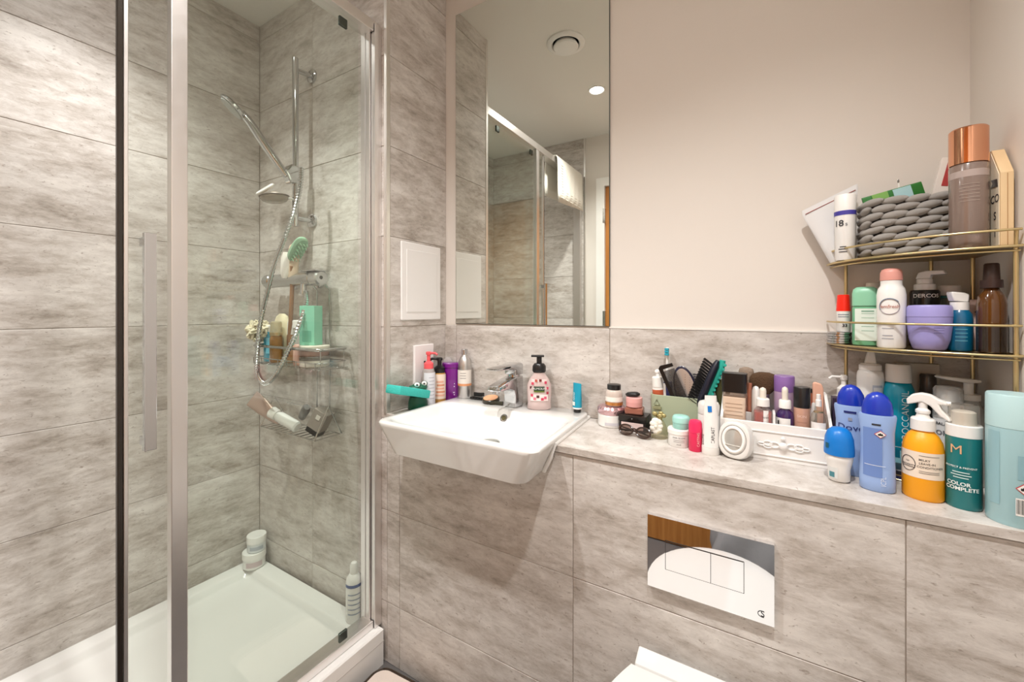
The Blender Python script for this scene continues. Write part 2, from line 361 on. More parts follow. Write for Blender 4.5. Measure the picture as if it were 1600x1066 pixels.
# towel over the top rail
tm = M((238, 234, 224), .9, bump=.7, bscale=500)
t = T('hand_towel', 'cream ribbed hand towel hung over the top rail of the shower, seen in the mirror', 'towel', (-1.10, -.03, 2.098))
prof = [(.040, -.27), (.041, -.2), (.040, -.12), (.040, -.05), (.037, -.012), (.03, .001), (0, .004), (-.03, .001), (-.037, -.012), (-.042, -.06), (-.043, -.15), (-.042, -.22)]
v = []; f = []; ny = 26; npf = len(prof)
for j in range(ny + 1):
    yy = -.20 + .40 * j / ny
    for i, (px, pz) in enumerate(prof):
        k = max(0, -pz) * 4
        v.append((px + math.copysign(.004 * k * abs(math.sin(yy * 45 + i * .3)), px), yy, pz * (1 + .05 * math.sin(yy * 6))))
for j in range(ny):
    for i in range(npf - 1): f.append((j * npf + i, j * npf + i + 1, (j + 1) * npf + i + 1, (j + 1) * npf + i))
o = raw('cloth', v, f, tm, t); md = o.modifiers.new('thick', 'SOLIDIFY'); md.thickness = .005; md.offset = 1
for zz in (-.2, -.215, -.245): box(t, 'woven_band', .046, .0485, -.197, .197, zz - .003, zz + .003, M((222, 216, 204), .9), .001)
for k in range(9): box(t, 'tuft', .045, .0485, .13, .16, -.05 - .016 * k, -.042 - .016 * k, M((222, 216, 204), .9), .001)

# ---------------------------------------------------------------- shower fittings on the tiled wall
t = T('shower_riser_rail', 'chrome riser rail on the tiled shower wall with sliding holder', 'shower rail', (-1.459, YS, 1.46))
tube(t, 'rail', [(0, -.062, 0), (0, -.062, .615)], .0105, CHROME, 16)
for zz in (.03, .575):
    body(t, 'wall_rose', [(0, .026), (.008, .025), (.012, .018)], CHROME, loc=(.01, -.0005, zz), rot=(R(90), 0, 0))
    tube(t, 'bracket_arm', [(.01, -.008, zz), (.0, -.055, zz)], .009, CHROME, 12)
body(t, 'rail_cap', [(.615, .0106), (.618, .009), (.619, .001)], CHROME, loc=(0, -.062, 0))
hd = prism(t, 'slide_holder', [(-.09, .15), (-.045, .16), (-.045, .215), (-.085, .22), (-.108, .19)], 'x', -.02, .02, CHROME, .006)
t = T('hand_shower', 'chrome hand shower held in the slide holder at the top of the hose', 'hand shower', (-1.455, .842, 1.655), rz=R(-30))
hp = spline([(0, .0, -.02), (0, -.035, .03), (0, -.075, .09), (0, -.11, .145), (0, -.135, .175)], 5)
tube(t, 'grip', hp, [.011 + .0035 * math.sin(PI * i / (len(hp) - 1)) for i in range(len(hp))], CHROME, 14)
body(t, 'spray_face', [(0, .008), (.006, .038), (.012, .046), (.018, .046), (.021, .042), (.0215, .001)], CHROME, loc=(0, -.150, .198), rot=(R(137), 0, 0), n=36)
body(t, 'nozzle_plate', [(.0216, .039), (.024, .037), (.0245, .001)], M((190, 192, 190), .4), loc=(0, -.150, .198), rot=(R(137), 0, 0))
hose = spline([at(478, 455, .868), at(478, 475, .86), at(466, 512, .82), at(449, 551, .80), at(431, 585, .79), at(414, 599, .79), at(403, 584, .795), at(402, 552, .80), at(406, 510, .80), at(415, 468, .80), at(428, 416, .805), at(445, 370, .815), at(460, 330, .825), at(469, 292, .835), at(471, 262, .843)], 17)
t = T('shower_hose', 'ribbed chrome hose looping from the mixer bar up to the shower head', 'hose', tuple(hose[0]))
hv = [p - hose[0] for p in hose]
tube(t, 'ribbed_hose', hv, [.0092 if i % 2 else .0062 for i in range(len(hv))], M((205, 206, 206), .15, 1), 12)
t = T('shower_mixer', 'chrome bar mixer valve on the shower wall', 'shower valve', (-1.48, YS, 1.265))
def rod(p, name, x0_, x1_, r, mat, y=-.055, z=0, n=24):
    return body(p, name, [(x0_, r * .8), (x0_ + .004, r), (x1_ - .004, r), (x1_, r * .8)], mat, loc=(0, y, z), rot=(0, R(90), 0), n=n)
MX = M((196, 197, 198), .26, 1)
rod(t, 'bar', -.135, .12, .025, MX); rod(t, 'flow_handle', -.178, -.137, .026, SATIN); rod(t, 'temperature_handle', .122, .168, .0275, SATIN)
body(t, 'dial_mark', [(0, .007), (.001, .006)], DARK, loc=(.1675, -.058, .002), rot=(0, R(90), 0))
box(t, 'lever', .09, .172, -.085, -.03, .024, .028, SATIN, .001)
for xx in (-.075, .075):
    body(t, 'wall_flange', [(0, .032), (.01, .03), (.014, .02), (.04, .017)], CHROME, loc=(xx, -.0005, 0), rot=(R(90), 0, 0))
tube(t, 'outlet', [(.077, -.066, -.018), (.077, -.068, -.055)], .011, CHROME, 14)
t = T('soap_dish', 'clear oval soap dish clipped to the riser rail', 'soap dish', (-1.512, .83, 1.545))
body(t, 'dish', [(0, .035, .025), (.006, .052, .036), (.018, .062, .042), (.02, .062, .042), (.018, .059, .039), (.008, .048, .032)], clearish((226, 224, 218), .4, (214, 206, 196)), cap1=False)
tube(t, 'rim', ring(.0195, .0615, .0415, 32, 2), .0034, M((112, 102, 94), .4), 6, True)
tube(t, 'clip_arm', [(.058, .02, .012), (.05, .046, .012)], .004, PLW)
t = T('soap_bar', 'beige bar of soap lying in the clear oval soap dish', 'soap', (-1.508, .826, 1.556))
body(t, 'bar', [(0, .034, .02), (.004, .042, .026), (.014, .042, .026), (.018, .034, .02)], M((222, 200, 182), .5), ex=3)
t = T('scrub_ring', 'white looped scrub band resting over the soap dish', 'scrubber', (-1.53, .806, 1.572))
tube(t, 'band', [(.045 * math.cos(a) + .0, .012 * math.sin(a), .016 + .014 * math.sin(a + .5)) for a in [2 * PI * i / 28 for i in range(28)]], .0055, M((235, 230, 226), .7), 8, True)
# caddy
CW = M((196, 196, 194), .2, 1)
cx, cz = -1.435, .955
t = T('shower_caddy', 'wire shower caddy hanging below the mixer with two baskets', 'caddy', (cx, YS, cz))
XA, XB, YA, YC = -.195, .205, -.125, -.012
def rect(z, ya=YA, yc=YC, xa=XA, xb=XB): return [(xa, ya, z), (xb, ya, z), (xb, yc, z), (xa, yc, z)]
def frame_path(z, r=.02):
    pts = []
    for (px, py), a0 in (((XB - r, YC - r), 0), ((XA + r, YC - r), 90), ((XA + r, YA + r), 180), ((XB - r, YA + r), 270)):
        for i in range(5):
            a = R(a0 + 22.5 * i); pts.append((px + r * math.cos(a), py + r * math.sin(a), z))
    return pts
bk = tube(t, 'upper_rim', frame_path(.066), .0052, CW, 8, True); tube(t, 'lower_rim', frame_path(.022), .0022, CW, 6, True)
tubes(t, 'base_wire', [[(XA + .01 + .03 * k, YA, .0), (XA + .01 + .03 * k, YC, .0)] for k in range(14)] + [[(XA, YA + .02, -.001), (XB, YA + .02, -.001)], [(XA, YC - .02, -.001), (XB, YC - .02, -.001)]], .0016, CW)
tubes(t, 'side_wire', [[(XA + .01 + .054 * k, YA, 0), (XA + .01 + .054 * k, YA - .002, .024)] for k in range(8)] + [[(x_, y_, 0), (x_, y_, .066)] for x_ in (XA + .004, XB - .004) for y_ in (YA + .012, YC - .012)], .0018, CW)
for xx in (.03, .105): tube(t, 'hanging_bar', [(xx, -.012, -.21), (xx, -.012, .27), (xx, -.03, .29)], .0028, CW, 8)
LZ = -.235
tubes(t, 'lower_basket', [[(-.155, -.115, LZ), (.175, -.115, LZ)], [(-.155, -.02, LZ), (.175, -.02, LZ)], [(-.155, -.115, LZ), (-.155, -.02, LZ)], [(.175, -.115, LZ), (.175, -.02, LZ)]] + [[(-.155 + .03 * k, -.115, LZ), (-.155 + .03 * k, -.02, LZ)] for k in range(1, 11)], .0018, CW)
for xx in (-.155, .175): tube(t, 'triangle_end', [(xx, -.118, LZ), (xx, -.066, LZ + .105), (xx, -.014, LZ)], .0025, CW, 8)
tube(t, 'basket_back_wire', [(-.155, -.016, LZ + .07), (.175, -.016, LZ + .07)], .002, CW)
bz = cz + .003
def cyl_jar(t, prof, mat, **k): return body(t, 'jar', prof, mat, **k)
TEAL = M((25, 150, 178), .35)
t = T('shampoo_bottle', 'small turquoise bottle with white cap at the left end of the shower caddy', 'bottle', (-1.615, .868, bz))
body(t, 'bottle', [(0, .024, .016), (.004, .026, .018), (.1, .025, .017), (.112, .022, .015)], TEAL); body(t, 'cap', [(.112, .017), (.135, .017), (.137, .014)], WHITE)
patch(t, 'label', .0258, .0178, .03, .09, to_cam(-1.615, .868), 1.6, M((120, 196, 220), .4))
t = T('body_wash_bottle', 'amber body wash bottle with clear top in the shower caddy', 'bottle', (-1.555, .860, bz))
body(t, 'bottle', [(0, .024, .018), (.004, .027, .02), (.085, .027, .02), (.1, .024, .018)], M((176, 128, 72), .2, trans=.25)); body(t, 'collar', [(.1, .0275, .02), (.112, .0275, .02)], GOLD); body(t, 'cap', [(.112, .02), (.15, .019), (.153, .015)], clearish((236, 226, 196), .4, (232, 224, 196)))
t = T('bath_puff', 'cream mesh bath puff hanging at the left of the caddy', 'bath puff', (-1.64, .84, 1.075))
t.scale = (1.25, 1.25, 1.3)
for k in range(26):
    a = random.random() * 2 * PI; b = math.acos(2 * random.random() - 1); d = Vector((math.sin(b) * math.cos(a), math.sin(b) * math.sin(a), math.cos(b)))
    q = d.orthogonal(); q.rotate(Matrix.Rotation(random.random() * 6, 3, d)); e = d.cross(q)
    tube(t, 'ruffle', [tuple(d * (.022 + .008 * math.cos(3 * s)) + q.normalized() * .016 * math.cos(s) + e.normalized() * .016 * math.sin(s)) for s in [2 * PI * i / 10 for i in range(10)]], .0035, M((232, 222, 196), .7), 4, True)
t = T('loofah_mitt', 'pale yellow folded exfoliating mitt standing in the caddy behind the bottles', 'mitt', (-1.585, .90, bz))
t.scale = (1, .9, 1.1)
body(t, 'mitt', [(0, .03, .012), (.06, .045, .016), (.13, .05, .018), (.155, .035, .014), (.165, .012, .008)], M((230, 220, 188), .85, bump=.6, bscale=250))
t = T('conditioner_bottle', 'white bottle with a flip cap in the middle of the caddy', 'bottle', (-1.505, .893, bz))
body(t, 'bottle', [(0, .022, .016), (.004, .024, .017), (.1, .024, .017), (.104, .02, .015)], M((150, 106, 66), .3)); body(t, 'cap', [(.104, .0225, .016), (.15, .0215, .015), (.153, .017, .012)], WHITE)
t = T('hair_mask_tub', 'grey tub with a wide white lid standing behind the mint carton', 'tub', (-1.448, .897, bz))
body(t, 'tub', [(0, .028), (.13, .031)], M((188, 184, 178), .4)); body(t, 'lid', [(.13, .033), (.155, .033), (.158, .03)], WHITE)
t = T('body_scrub_jar', 'shallow clear jar with cream lid at the right end of the caddy, lower of two', 'jar', (-1.335, .872, bz))
body(t, 'jar', [(0, .046), (.003, .048), (.022, .048)], M((232, 228, 218), .3)); body(t, 'lid', [(.022, .049), (.034, .049), (.036, .046)], clearish((216, 212, 206), .3, (200, 190, 180)))
t = T('body_butter_jar', 'shallow brown jar with cream lid, directly under the mint green carton', 'jar', (-1.335, .872, bz + .0365))
body(t, 'jar', [(0, .046), (.003, .047), (.02, .047)], M((150, 116, 104), .3)); body(t, 'lid', [(.02, .049), (.034, .049), (.036, .046)], M((230, 222, 208), .35))
t = T('mint_carton', 'tall mint green carton standing on the jars in the shower caddy', 'carton', (-1.35, .868, bz + .073), rz=R(18))
box(t, 'carton', -.03, .03, -.021, .021, 0, .137, M((132, 206, 178), .5), .001); box(t, 'side_print', -.018, .018, -.0216, -.0211, .012, .05, M((98, 176, 150), .5), 0)
t = T('pink_soap', 'small pink soap lying beside the mint carton', 'soap', (-1.398, .848, bz + .0))
body(t, 'bar', [(0, .014, .01), (.004, .018, .013), (.068, .018, .013), (.074, .012, .01)], M((214, 170, 154), .5))
t = T('back_brush', 'long wooden back brush with white bristle head leaning in the caddy', 'back brush', (-1.515, .885, bz + .0), ry=R(6))
tube(t, 'handle', spline([(0, 0, .0), (.004, -.005, .15), (.012, -.012, .30), (.02, -.02, .36)], 6), [.008] * 6 + [.0075] * 6 + [.009] * 7, M((150, 106, 70), .45), 10)
body(t, 'head', [(.0, .02, .012), (.03, .03, .014), (.09, .032, .014), (.125, .02, .011), (.13, .006, .005)], M((206, 184, 160), .5), loc=(.008, -.012, .31), ang=60)
stuff(body(t, 'bristles', [(.012, .014, .012, 0, 0), (.03, .024, .016), (.085, .026, .016), (.108, .015, .012)], M((238, 232, 224), .9, bump=1, bscale=300), loc=(-.016, -.022, .30)))
t = T('scalp_brush', 'sage green toothed scalp brush propped on the mixer bar', 'scalp brush', (-1.422, .868, 1.365), ry=R(-45))
body(t, 'back', [(0, .05, .022), (.006, .054, .026), (.018, .052, .025), (.026, .04, .018), (.028, .02, .01)], M((150, 190, 160), .45), ex=2.6)
V = []; F = []
for i in range(6):
    for j in (-1, 0, 1):
        v_, f_ = sweep_data([(-.035 + .014 * i, .012 * j, .001), (-.035 + .014 * i, .012 * j, -.016)], [.0034, .0014], 6); o_ = len(V); V += v_; F += [tuple(q + o_ for q in ff) for ff in f_]
raw('teeth', V, F, M((150, 190, 160), .45), t)
t = T('foil_tube', 'crumpled rose foil squeeze tube lying in the lower wire basket', 'tube', (-1.535, .85, .752), rz=R(28), ry=R(-52))
body(t, 'tube', [(0, .012, .012), (.02, .02, .016), (.08, .03, .012), (.125, .033, .003), (.14, .033, .002)], M((196, 170, 158), .3, .5), ang=50, loc=(0, 0, -.02))
t = T('lotion_bottle', 'white lotion bottle lying on its side in the lower wire basket', 'bottle', (-1.465, .85, .751), ry=R(-68), rz=R(15))
body(t, 'bottle', [(-.05, .014, .014), (-.045, .02, .02), (.035, .02, .02), (.048, .015, .015)], GLOSSW); body(t, 'cap', [(.048, .019), (.075, .021), (.077, .019)], WHITE)
t = T('black_razor', 'dark grey oval razor handle lying in the lower wire basket', 'razor', (-1.40, .875, .788), ry=R(58), rz=R(-20))
body(t, 'handle', [(-.05, .006, .006), (-.042, .016, .013), (.03, .018, .014), (.045, .010, .009)], M((104, 102, 100), .35), ang=60)
t = T('taupe_box', 'taupe square box with dark base tipped in the lower wire basket', 'box', (-1.332, .868, .725), rz=R(20), ry=R(28))
box(t, 'box', -.028, .028, -.022, .022, .02, .09, M((150, 140, 132), .5), .002); box(t, 'base', -.026, .026, -.02, .02, .001, .02, BLACK, .002)
box(t, 'emblem', -.008, .008, -.0235, -.022, .06, .075, M((214, 208, 200), .5), 0)
# things on the tray
t = T('cream_jar', 'white cream jar with pink print in the corner of the shower tray, lower of two', 'jar', (-1.760, .885, .116))
body(t, 'jar', [(0, .036), (.004, .04), (.04, .04)], GLOSSW); body(t, 'lid', [(.04, .042), (.062, .042), (.064, .04)], WHITE, n=40)
patch(t, 'label', .04, .04, .012, .032, to_cam(-1.76, .885) , 1.5, M((206, 188, 190), .5))
t = T('hair_mask_jar', 'white lidded jar stacked on top of another jar in the tray corner', 'jar', (-1.752, .890, .1803))
body(t, 'jar', [(0, .030), (.004, .033), (.036, .033)], M((222, 226, 228), .3)); body(t, 'lid', [(.036, .035), (.062, .035), (.064, .033)], GLOSSW, n=40)
patch(t, 'label', .033, .033, .012, .026, to_cam(-1.75, .89), 1.5, M((176, 182, 190), .5))
t = T('shower_gel_bottle', 'tall white bottle with a blue stripe standing in the tray corner behind the glass', 'bottle', (-1.168, .905, .116))
body(t, 'bottle', [(0, .024), (.004, .026), (.13, .026), (.145, .022), (.155, .014)], GLOSSW); body(t, 'cap', [(.155, .013), (.182, .013), (.19, .009), (.192, .002)], WHITE)
a = to_cam(-1.168, .905); patch(t, 'stripe', .026, .026, .118, .128, a, 2.6, M((70, 96, 150), .4))
for k in range(5): patch(t, 'print_line', .026, .026, .03 + .016 * k, .034 + .016 * k, a, 1.6, M((150, 160, 178), .5))

# ---------------------------------------------------------------- mirror, access panel, socket
MIR = bpy.data.materials.new('mirror_silver'); MIR.use_nodes = True; n_ = MIR.node_tree; n_.nodes.clear(); o_ = n_.nodes.new('ShaderNodeOutputMaterial'); g_ = n_.nodes.new('ShaderNodeBsdfGlossy'); g_.inputs['Roughness'].default_value = 0; g_.inputs[0].default_value = (.80, .82, .77, 1); n_.links.new(g_.outputs[0], o_.inputs[0])
t = T('wall_mirror', 'tall frameless rectangular mirror on the white wall above the basin', 'mirror', (-.695, YB - .001, 1.102))
box(t, 'backing', -.300, .300, -.0045, 0, 0, 1.175, M((70, 78, 72), .3), 0); box(t, 'silvered_glass', -.2985, .2985, -.006, -.0046, .0015, 1.1735, MIR, 0)
t = T('access_panel', 'white plastic access panel on the tiled return wall', 'access panel', (XRET, 1.094, 1.13))
box(t, 'frame', 0.0003, .008, -.099, .099, -.012, .258, M((240, 238, 236), .35), .003); box(t, 'hatch', .006, .0095, -.076, .076, .016, .232, M((240, 238, 236), .35), .001)
t = T('shaver_socket', 'white rectangular shaver socket plate on the return wall', 'socket', (XRET, 1.103, .88))
box(t, 'plate', 0.0003, .011, -.049, .049, 0, .149, M((244, 238, 238), .3), .003)
for k in range(3): box(t, 'slot', .0105, .0116, -.004, .004, .06 + .012 * k, .066 + .012 * k, BLACK, 0)

# ---------------------------------------------------------------- basin and tap
CER = M((224, 223, 220), .08, coat=.6, var=.02)
bx, by = -.691, 1.02
t = T('wash_basin', 'white ceramic semi-recessed basin set into the tiled ledge', 'basin', (bx, by, .742))
def rc(x0_, x1_, y0_, y1_, z, r): return rr((x1_ - x0_) / 2, (y1_ - y0_) / 2, z - .742, r, 9, (x0_ + x1_) / 2 - bx, (y0_ + y1_) / 2 - by)
YW = YB - TT - .001
v, f = loft([rc(-.895, -.475, .828, YW - .03, .744, .03), rc(-.905, -.466, .820, YW - .02, .747, .035), rc(-.953, -.429, .807, YW, .822, .035), rc(-.955, -.427, .806, YW, .829, .035), rc(-.953, -.429, .808, YW, .8335, .034), rc(-.950, -.432, .811, YW - .002, .835, .033),
             rc(-.938, -.444, .824, 1.112, .835, .04), rc(-.933, -.449, .829, 1.108, .8335, .04), rc(-.928, -.455, .833, 1.102, .828, .045), rc(-.915, -.470, .846, 1.092, .812, .055), rc(-.895, -.49, .862, 1.082, .796, .07),
             rc(-.86, -.525, .885, 1.068, .781, .08), rc(-.80, -.575, .915, 1.05, .7705, .06), rc(-.72, -.625, .955, 1.015, .766, .028)])
v = [(p[0] * (1 - .113 * (p[1] + .213) / .43) if p[0] > 0 else p[0], p[1], p[2]) for p in v]
raw('bowl', v, f, CER, t, ang=42)
body(t, 'drain', [(.0245, .03), (.029, .029), (.031, .02), (.0315, .001)], M((150, 152, 146), .15, 1), loc=(-.672 - bx, .985 - by, 0))
body(t, 'overflow', [(0, .0135), (.002, .0125), (.0021, .0085), (-.008, .008)], SATIN, loc=(-.692 - bx, 1.0935 - by, .812 - .742), rot=(R(62), 0, 0))
body(t, 'overflow_hole', [(.0012, .008), (.0022, .0078)], M((84, 76, 44), .4), loc=(-.692 - bx, 1.0935 - by, .812 - .742), rot=(R(62), 0, 0))
tube(t, 'sealant', [(-.461 - bx, YW - by, LEDGE + .002 - .742), (-.4395 - bx, .929 - by, LEDGE + .002 - .742), (-.449 - bx, .929 - by, .785 - .742), (-.471 - bx, .932 - by, .744 - .742)], .0062, M((240, 238, 234), .5), 8)
t = T('basin_tap', 'chrome single lever mixer tap on the basin deck', 'tap', (-.700, 1.168, .835))
prism(t, 'tap_body', [(-.026, 0), (.026, 0), (.024, .10), (-.022, .10), (-.06, .094), (-.122, .082), (-.124, .068), (-.105, .066), (-.06, .066), (-.034, .058), (-.027, .04)], 'x', -.0225, .0225, CHROME, .004, seg=3)
body(t, 'cartridge_collar', [(.10, .021), (.106, .021)], CHROME)
prism(t, 'lever', [(-.024, .106), (.025, .104), (.026, .138), (.012, .144), (-.04, .142), (-.13, .138), (-.132, .133), (-.06, .128), (-.024, .122)], 'x', -.021, .021, CHROME, .004, seg=3)
body(t, 'aerator', [(.060, .011), (.068, .011)], SATIN, loc=(0, -.107, 0))
# ---------------------------------------------------------------- things on the basin
def tall_pump(t, zc, r, mat, noz=(1, 0), ln=.03, hd=.022):
    """dip pump: collar, stem and head"""
    body(t, 'pump_collar', [(zc, r), (zc + .018, r), (zc + .022, r * .7), (zc + .026, r * .45)], mat)
    body(t, 'pump_stem', [(zc + .024, r * .38), (zc + hd + .02, r * .38)], mat, n=16)
    d = Vector((noz[0], noz[1], 0)).normalized() * ln; z_ = zc + hd + .02
    body(t, 'pump_head', [(z_ - .004, r * .55), (z_ + .004, r * .6), (z_ + .007, r * .4)], mat, n=20)
    tube(t, 'nozzle', [(0, 0, z_ + .002), tuple(d * .8 + Vector((0, 0, z_ + .002))), tuple(d + Vector((0, 0, z_ - .003)))], r * .24, mat, 8)
x, y = -.611, 1.178; a = to_cam(x, y)
t = T('foam_soap_dispenser', 'pink foaming hand soap bottle with black pump on the basin deck', 'soap dispenser', (x, y, .835), rz=0)
rz_ = a + PI / 2; t.rotation_euler.z = rz_; a = -PI / 2
body(t, 'bottle', [(0, .034, .022), (.003, .0385, .025), (.02, .037, .024), (.06, .0395, .026), (.08, .038, .025), (.1, .029, .021), (.112, .02, .018), (.118, .018, .018)], M((242, 218, 214), .08, coat=.4, trans=.35), n=40, ang=60)
pp = patch(t, 'label', .0397, .0262, .03, .098, a, 1.55, M((244, 224, 220), .3), eps=.0006, taper=.84)
for (da, z, c) in [(-.55, .085, (206, 60, 92)), (.55, .088, (206, 60, 92)), (-.7, .072, (90, 30, 40)), (.68, .07, (206, 60, 92)), (-.6, .048, (206, 60, 92)), (.5, .04, (216, 90, 120)), (.1, .095, (120, 50, 50)), (-.25, .094, (190, 90, 80)), (-.1, .044, (80, 40, 40)), (.25, .036, (206, 60, 92)), (.7, .055, (170, 50, 70)), (-.35, .037, (228, 120, 140))]:
    k = .0011 + .0394 * (1 - max(0, (z - .08)) * 4.8)
    patch(t, 'cherry_print', k, k * .665, z - .004, z + .004, a + da, .22, M(c, .4), eps=.0006, n=4)
patch(t, 'name_band', .0402, .0268, .062, .076, a, .86, M((30, 62, 40), .4), eps=.0008)
patch(t, 'name_band_foot', .0402, .0268, .0575, .062, a, .86, M((96, 112, 40), .4), eps=.0008)
wrap_text(t, 'PALMOLIVE', .0085, .0402, .0268, a, .069, WHITE, eps=.0012)
body(t, 'pump_collar', [(.118, .0195), (.122, .022), (.138, .0215), (.146, .016), (.148, .0085)], BLACK); body(t, 'pump_stem', [(.148, .0085), (.168, .0085)], BLACK, n=16)
box(t, 'pump_head', -.026, .016, -.011, .011, .167, .173, BLACK, .002)
x, y = -.489, 1.200
t = T('hand_cream_tube', 'small teal hand cream tube standing on its black cap on the basin corner', 'tube', (x, y, .835), rz=R(-22))
body(t, 'cap', [(0, .0105), (.001, .0115), (.011, .0115)], BLACK); body(t, 'shoulder', [(.011, .0145, .0135), (.016, .0150, .0138)], WHITE)
body(t, 'tube', [(.016, .0152, .0138), (.05, .0165, .009), (.082, .0172, .003), (.09, .0172, .0016)], M((20, 150, 178), .4), ang=60)
wrap_text(t, 'HAND', .009, .0150, .0098, -PI / 2 - .2, .05, M((228, 236, 226), .5), vert=True, eps=.0016); patch(t, 'white_print', .0152, .0130, .022, .034, -PI / 2 - .25, .9, M((226, 234, 226), .5), eps=.0012)
x, y = -.924, 1.192; a = to_cam(x, y)
t = T('aluminium_bottle', 'brushed aluminium bottle with white and orange label on the back of the basin', 'bottle', (x, y, .835))
body(t, 'bottle', [(0, .0225), (.003, .0245), (.115, .0245), (.13, .0225), (.145, .0165), (.153, .0105), (.158, .0095)], M((206, 204, 202), .38, 1), n=40, ang=60); body(t, 'screw_cap', [(.158, .0115), (.174, .0115), (.176, .010)], SATIN)
patch(t, 'label', .0245, .0245, .045, .102, a, 2.9, M((232, 226, 218), .5)); patch(t, 'orange_band', .0245, .0245, .045, .053, a, 2.9, M((218, 150, 104), .5), eps=.0008)
for k in range(3): patch(t, 'print_line', .0245, .0245, .072 + .009 * k, .0735 + .009 * k, a - .25, .9, M((120, 116, 112), .5), eps=.0009)
t = T('hair_claw', 'black hair claw clip lying at the back of the basin', 'hair clip', (-.853, 1.186, .835), rz=R(8))
prism(t, 'jaw', [(-.04, .0), (.034, -.012), (.05, -.006), (.04, .006), (-.034, .014)], 'z', .0, .008, BLACK, .002)
prism(t, 'upper_jaw', [(-.03, .012), (-.034, .022), (-.012, .017), (.008, .024), (.006, .010)], 'z', .008, .022, BLACK, .002)
for k in range(6): tube(t, 'tooth', [(-.028 + .012 * k, -.004, .006), (-.024 + .012 * k, -.012, .006)], .0018, BLACK, 6)
t = T('powder_compact', 'round peach powder compact resting on the hair clip', 'compact', (-.790, 1.166, .8405), rx=R(10))
body(t, 'case', [(0, .029), (.003, .03), (.011, .03), (.013, .028)], M((52, 46, 32), .3)); body(t, 'powder', [(.013, .0255), (.0145, .025), (.0148, .001)], M((226, 170, 130), .6))
t = T('hair_band_bow', 'dark olive hair bow beside the tap', 'hair clip', (-.756, 1.150, .835), rz=R(20))
prism(t, 'bow', [(-.024, -.006), (-.004, -.002), (.02, -.008), (.022, .008), (-.004, .004), (-.022, .008)], 'z', .0, .012, M((52, 50, 34), .5), .002)
# left strip of the ledge
GRN = M((20, 96, 72), .4)
t = T('frog_sponge_holder', 'dark green frog shaped sponge holder with white eyes at the left of the basin', 'sponge holder', (-1.004, 1.036, LEDGE))
t.scale = (1, 1, .86)
body(t, 'belly', [(0, .026, .03), (.004, .03, .036), (.03, .029, .034), (.052, .024, .03)], GRN, ang=60)
body(t, 'jaw', [(.075, .024, .030), (.084, .028, .036), (.092, .025, .033), (.098, .014, .02), (.1, .002, .002)], GRN, ang=60)
body(t, 'mouth_back', [(.05, .02, .012), (.078, .02, .012)], GRN, loc=(-.004, .02, 0))
for sx_, sy_ in ((.012, -.016), (.014, .016)):
    e_ = ball(t, 'eye', (sx_, sy_, .099), .0115, GRN); ball(e_, 'eyeball', (.0035, -.004, .0015), .0095, WHITE); ball(e_, 'pupil', (.010, -.0105, .003), .0035, BLACK)
for sy_ in (-.03, .03): body(t, 'foot', [(0, .016, .01), (.008, .014, .009), (.011, .006, .004)], GRN, loc=(.014, sy_, 0))
t = T('turquoise_sponge', 'turquoise rectangular sponge tilted in the green holder', 'sponge', (-.988, .972, .873), rx=R(-15))
bm = bmesh.new(); add_box(bm, -.033, .033, -.068, .072, 0, .027, .004, 2)
bm_obj('foam', bm, M((62, 188, 178), .9, bump=1, bscale=260), t)
t = T('coral_pump_bottle', 'clear white bottle with coral pink pump left of the basin', 'pump bottle', (-1.000, 1.085, LEDGE)); a = to_cam(-1, 1.085)
body(t, 'bottle', [(0, .021), (.003, .0225), (.118, .0225), (.13, .019), (.133, .015)], clearish((232, 226, 222), .55, (214, 206, 204)), n=32)
patch(t, 'label', .0225, .0225, .01, .12, a + .35, 2.2, M((226, 226, 232), .4), eps=.0006)
for k in range(7): patch(t, 'print_line', .0225, .0225, .03 + .012 * k, .0315 + .012 * k, a + .5, .9, M((150, 150, 164), .5), eps=.0011)
tall_pump(t, .133, .0165, M((240, 92, 98), .35), (.9, .2), .034, .032)
t = T('black_pump_bottle', 'peach patterned lotion bottle with black pump beside the purple tub', 'pump bottle', (-.996, 1.137, LEDGE)); a = to_cam(-1, 1.137)
body(t, 'bottle', [(0, .0215), (.003, .023), (.105, .023), (.114, .019)], M((196, 150, 84), .2), n=32)
patch(t, 'label', .023, .023, .02, .108, a + .2, 2.1, M((238, 220, 204), .4), eps=.0006)
for k in range(5): patch(t, 'peach_swirl', .023, .023, .03 + .012 * k, .037 + .012 * k, a + .1 + .12 * (k % 2), 1.5 - .1 * k, M((214, 148, 116) if k % 2 else (226, 174, 150), .4), eps=.001)
tall_pump(t, .112, .02, BLACK, (-.8, -.5), .034, .028)
t = T('purple_tub', 'deep purple upright squeeze tub standing between the pump and the metal bottle', 'tub', (-.983, 1.188, LEDGE), rz=R(35)); a = -PI / 2
PUR = M((118, 22, 132), .25, coat=.3)
body(t, 'tub', [(0, .030, .018), (.004, .033, .02), (.118, .033, .02), (.126, .03, .018)], PUR, ex=2.6); body(t, 'lid', [(.126, .0335, .021), (.14, .0335, .021), (.144, .031, .018)], PUR, ex=2.6)
for k, (z, w_) in enumerate(((.078, .16), (.066, .5), (.056, .6), (.046, .3), (.034, .8), (.026, .6))): patch(t, 'white_print', .033, .0195, z, z + .004, a + .55, w_ * .8, M((214, 184, 222), .5), eps=.0014)
t = T('pumice_sponge', 'grey rounded bath sponge behind the purple tub', 'sponge', (-1.018, 1.2105, LEDGE))
body(t, 'sponge', [(0, .020, .012), (.01, .023, .0142), (.12, .024, .0142), (.145, .021, .012), (.157, .012, .007), (.16, .002, .002)], M((176, 170, 168), .95, bump=.8, bscale=200), ang=60)

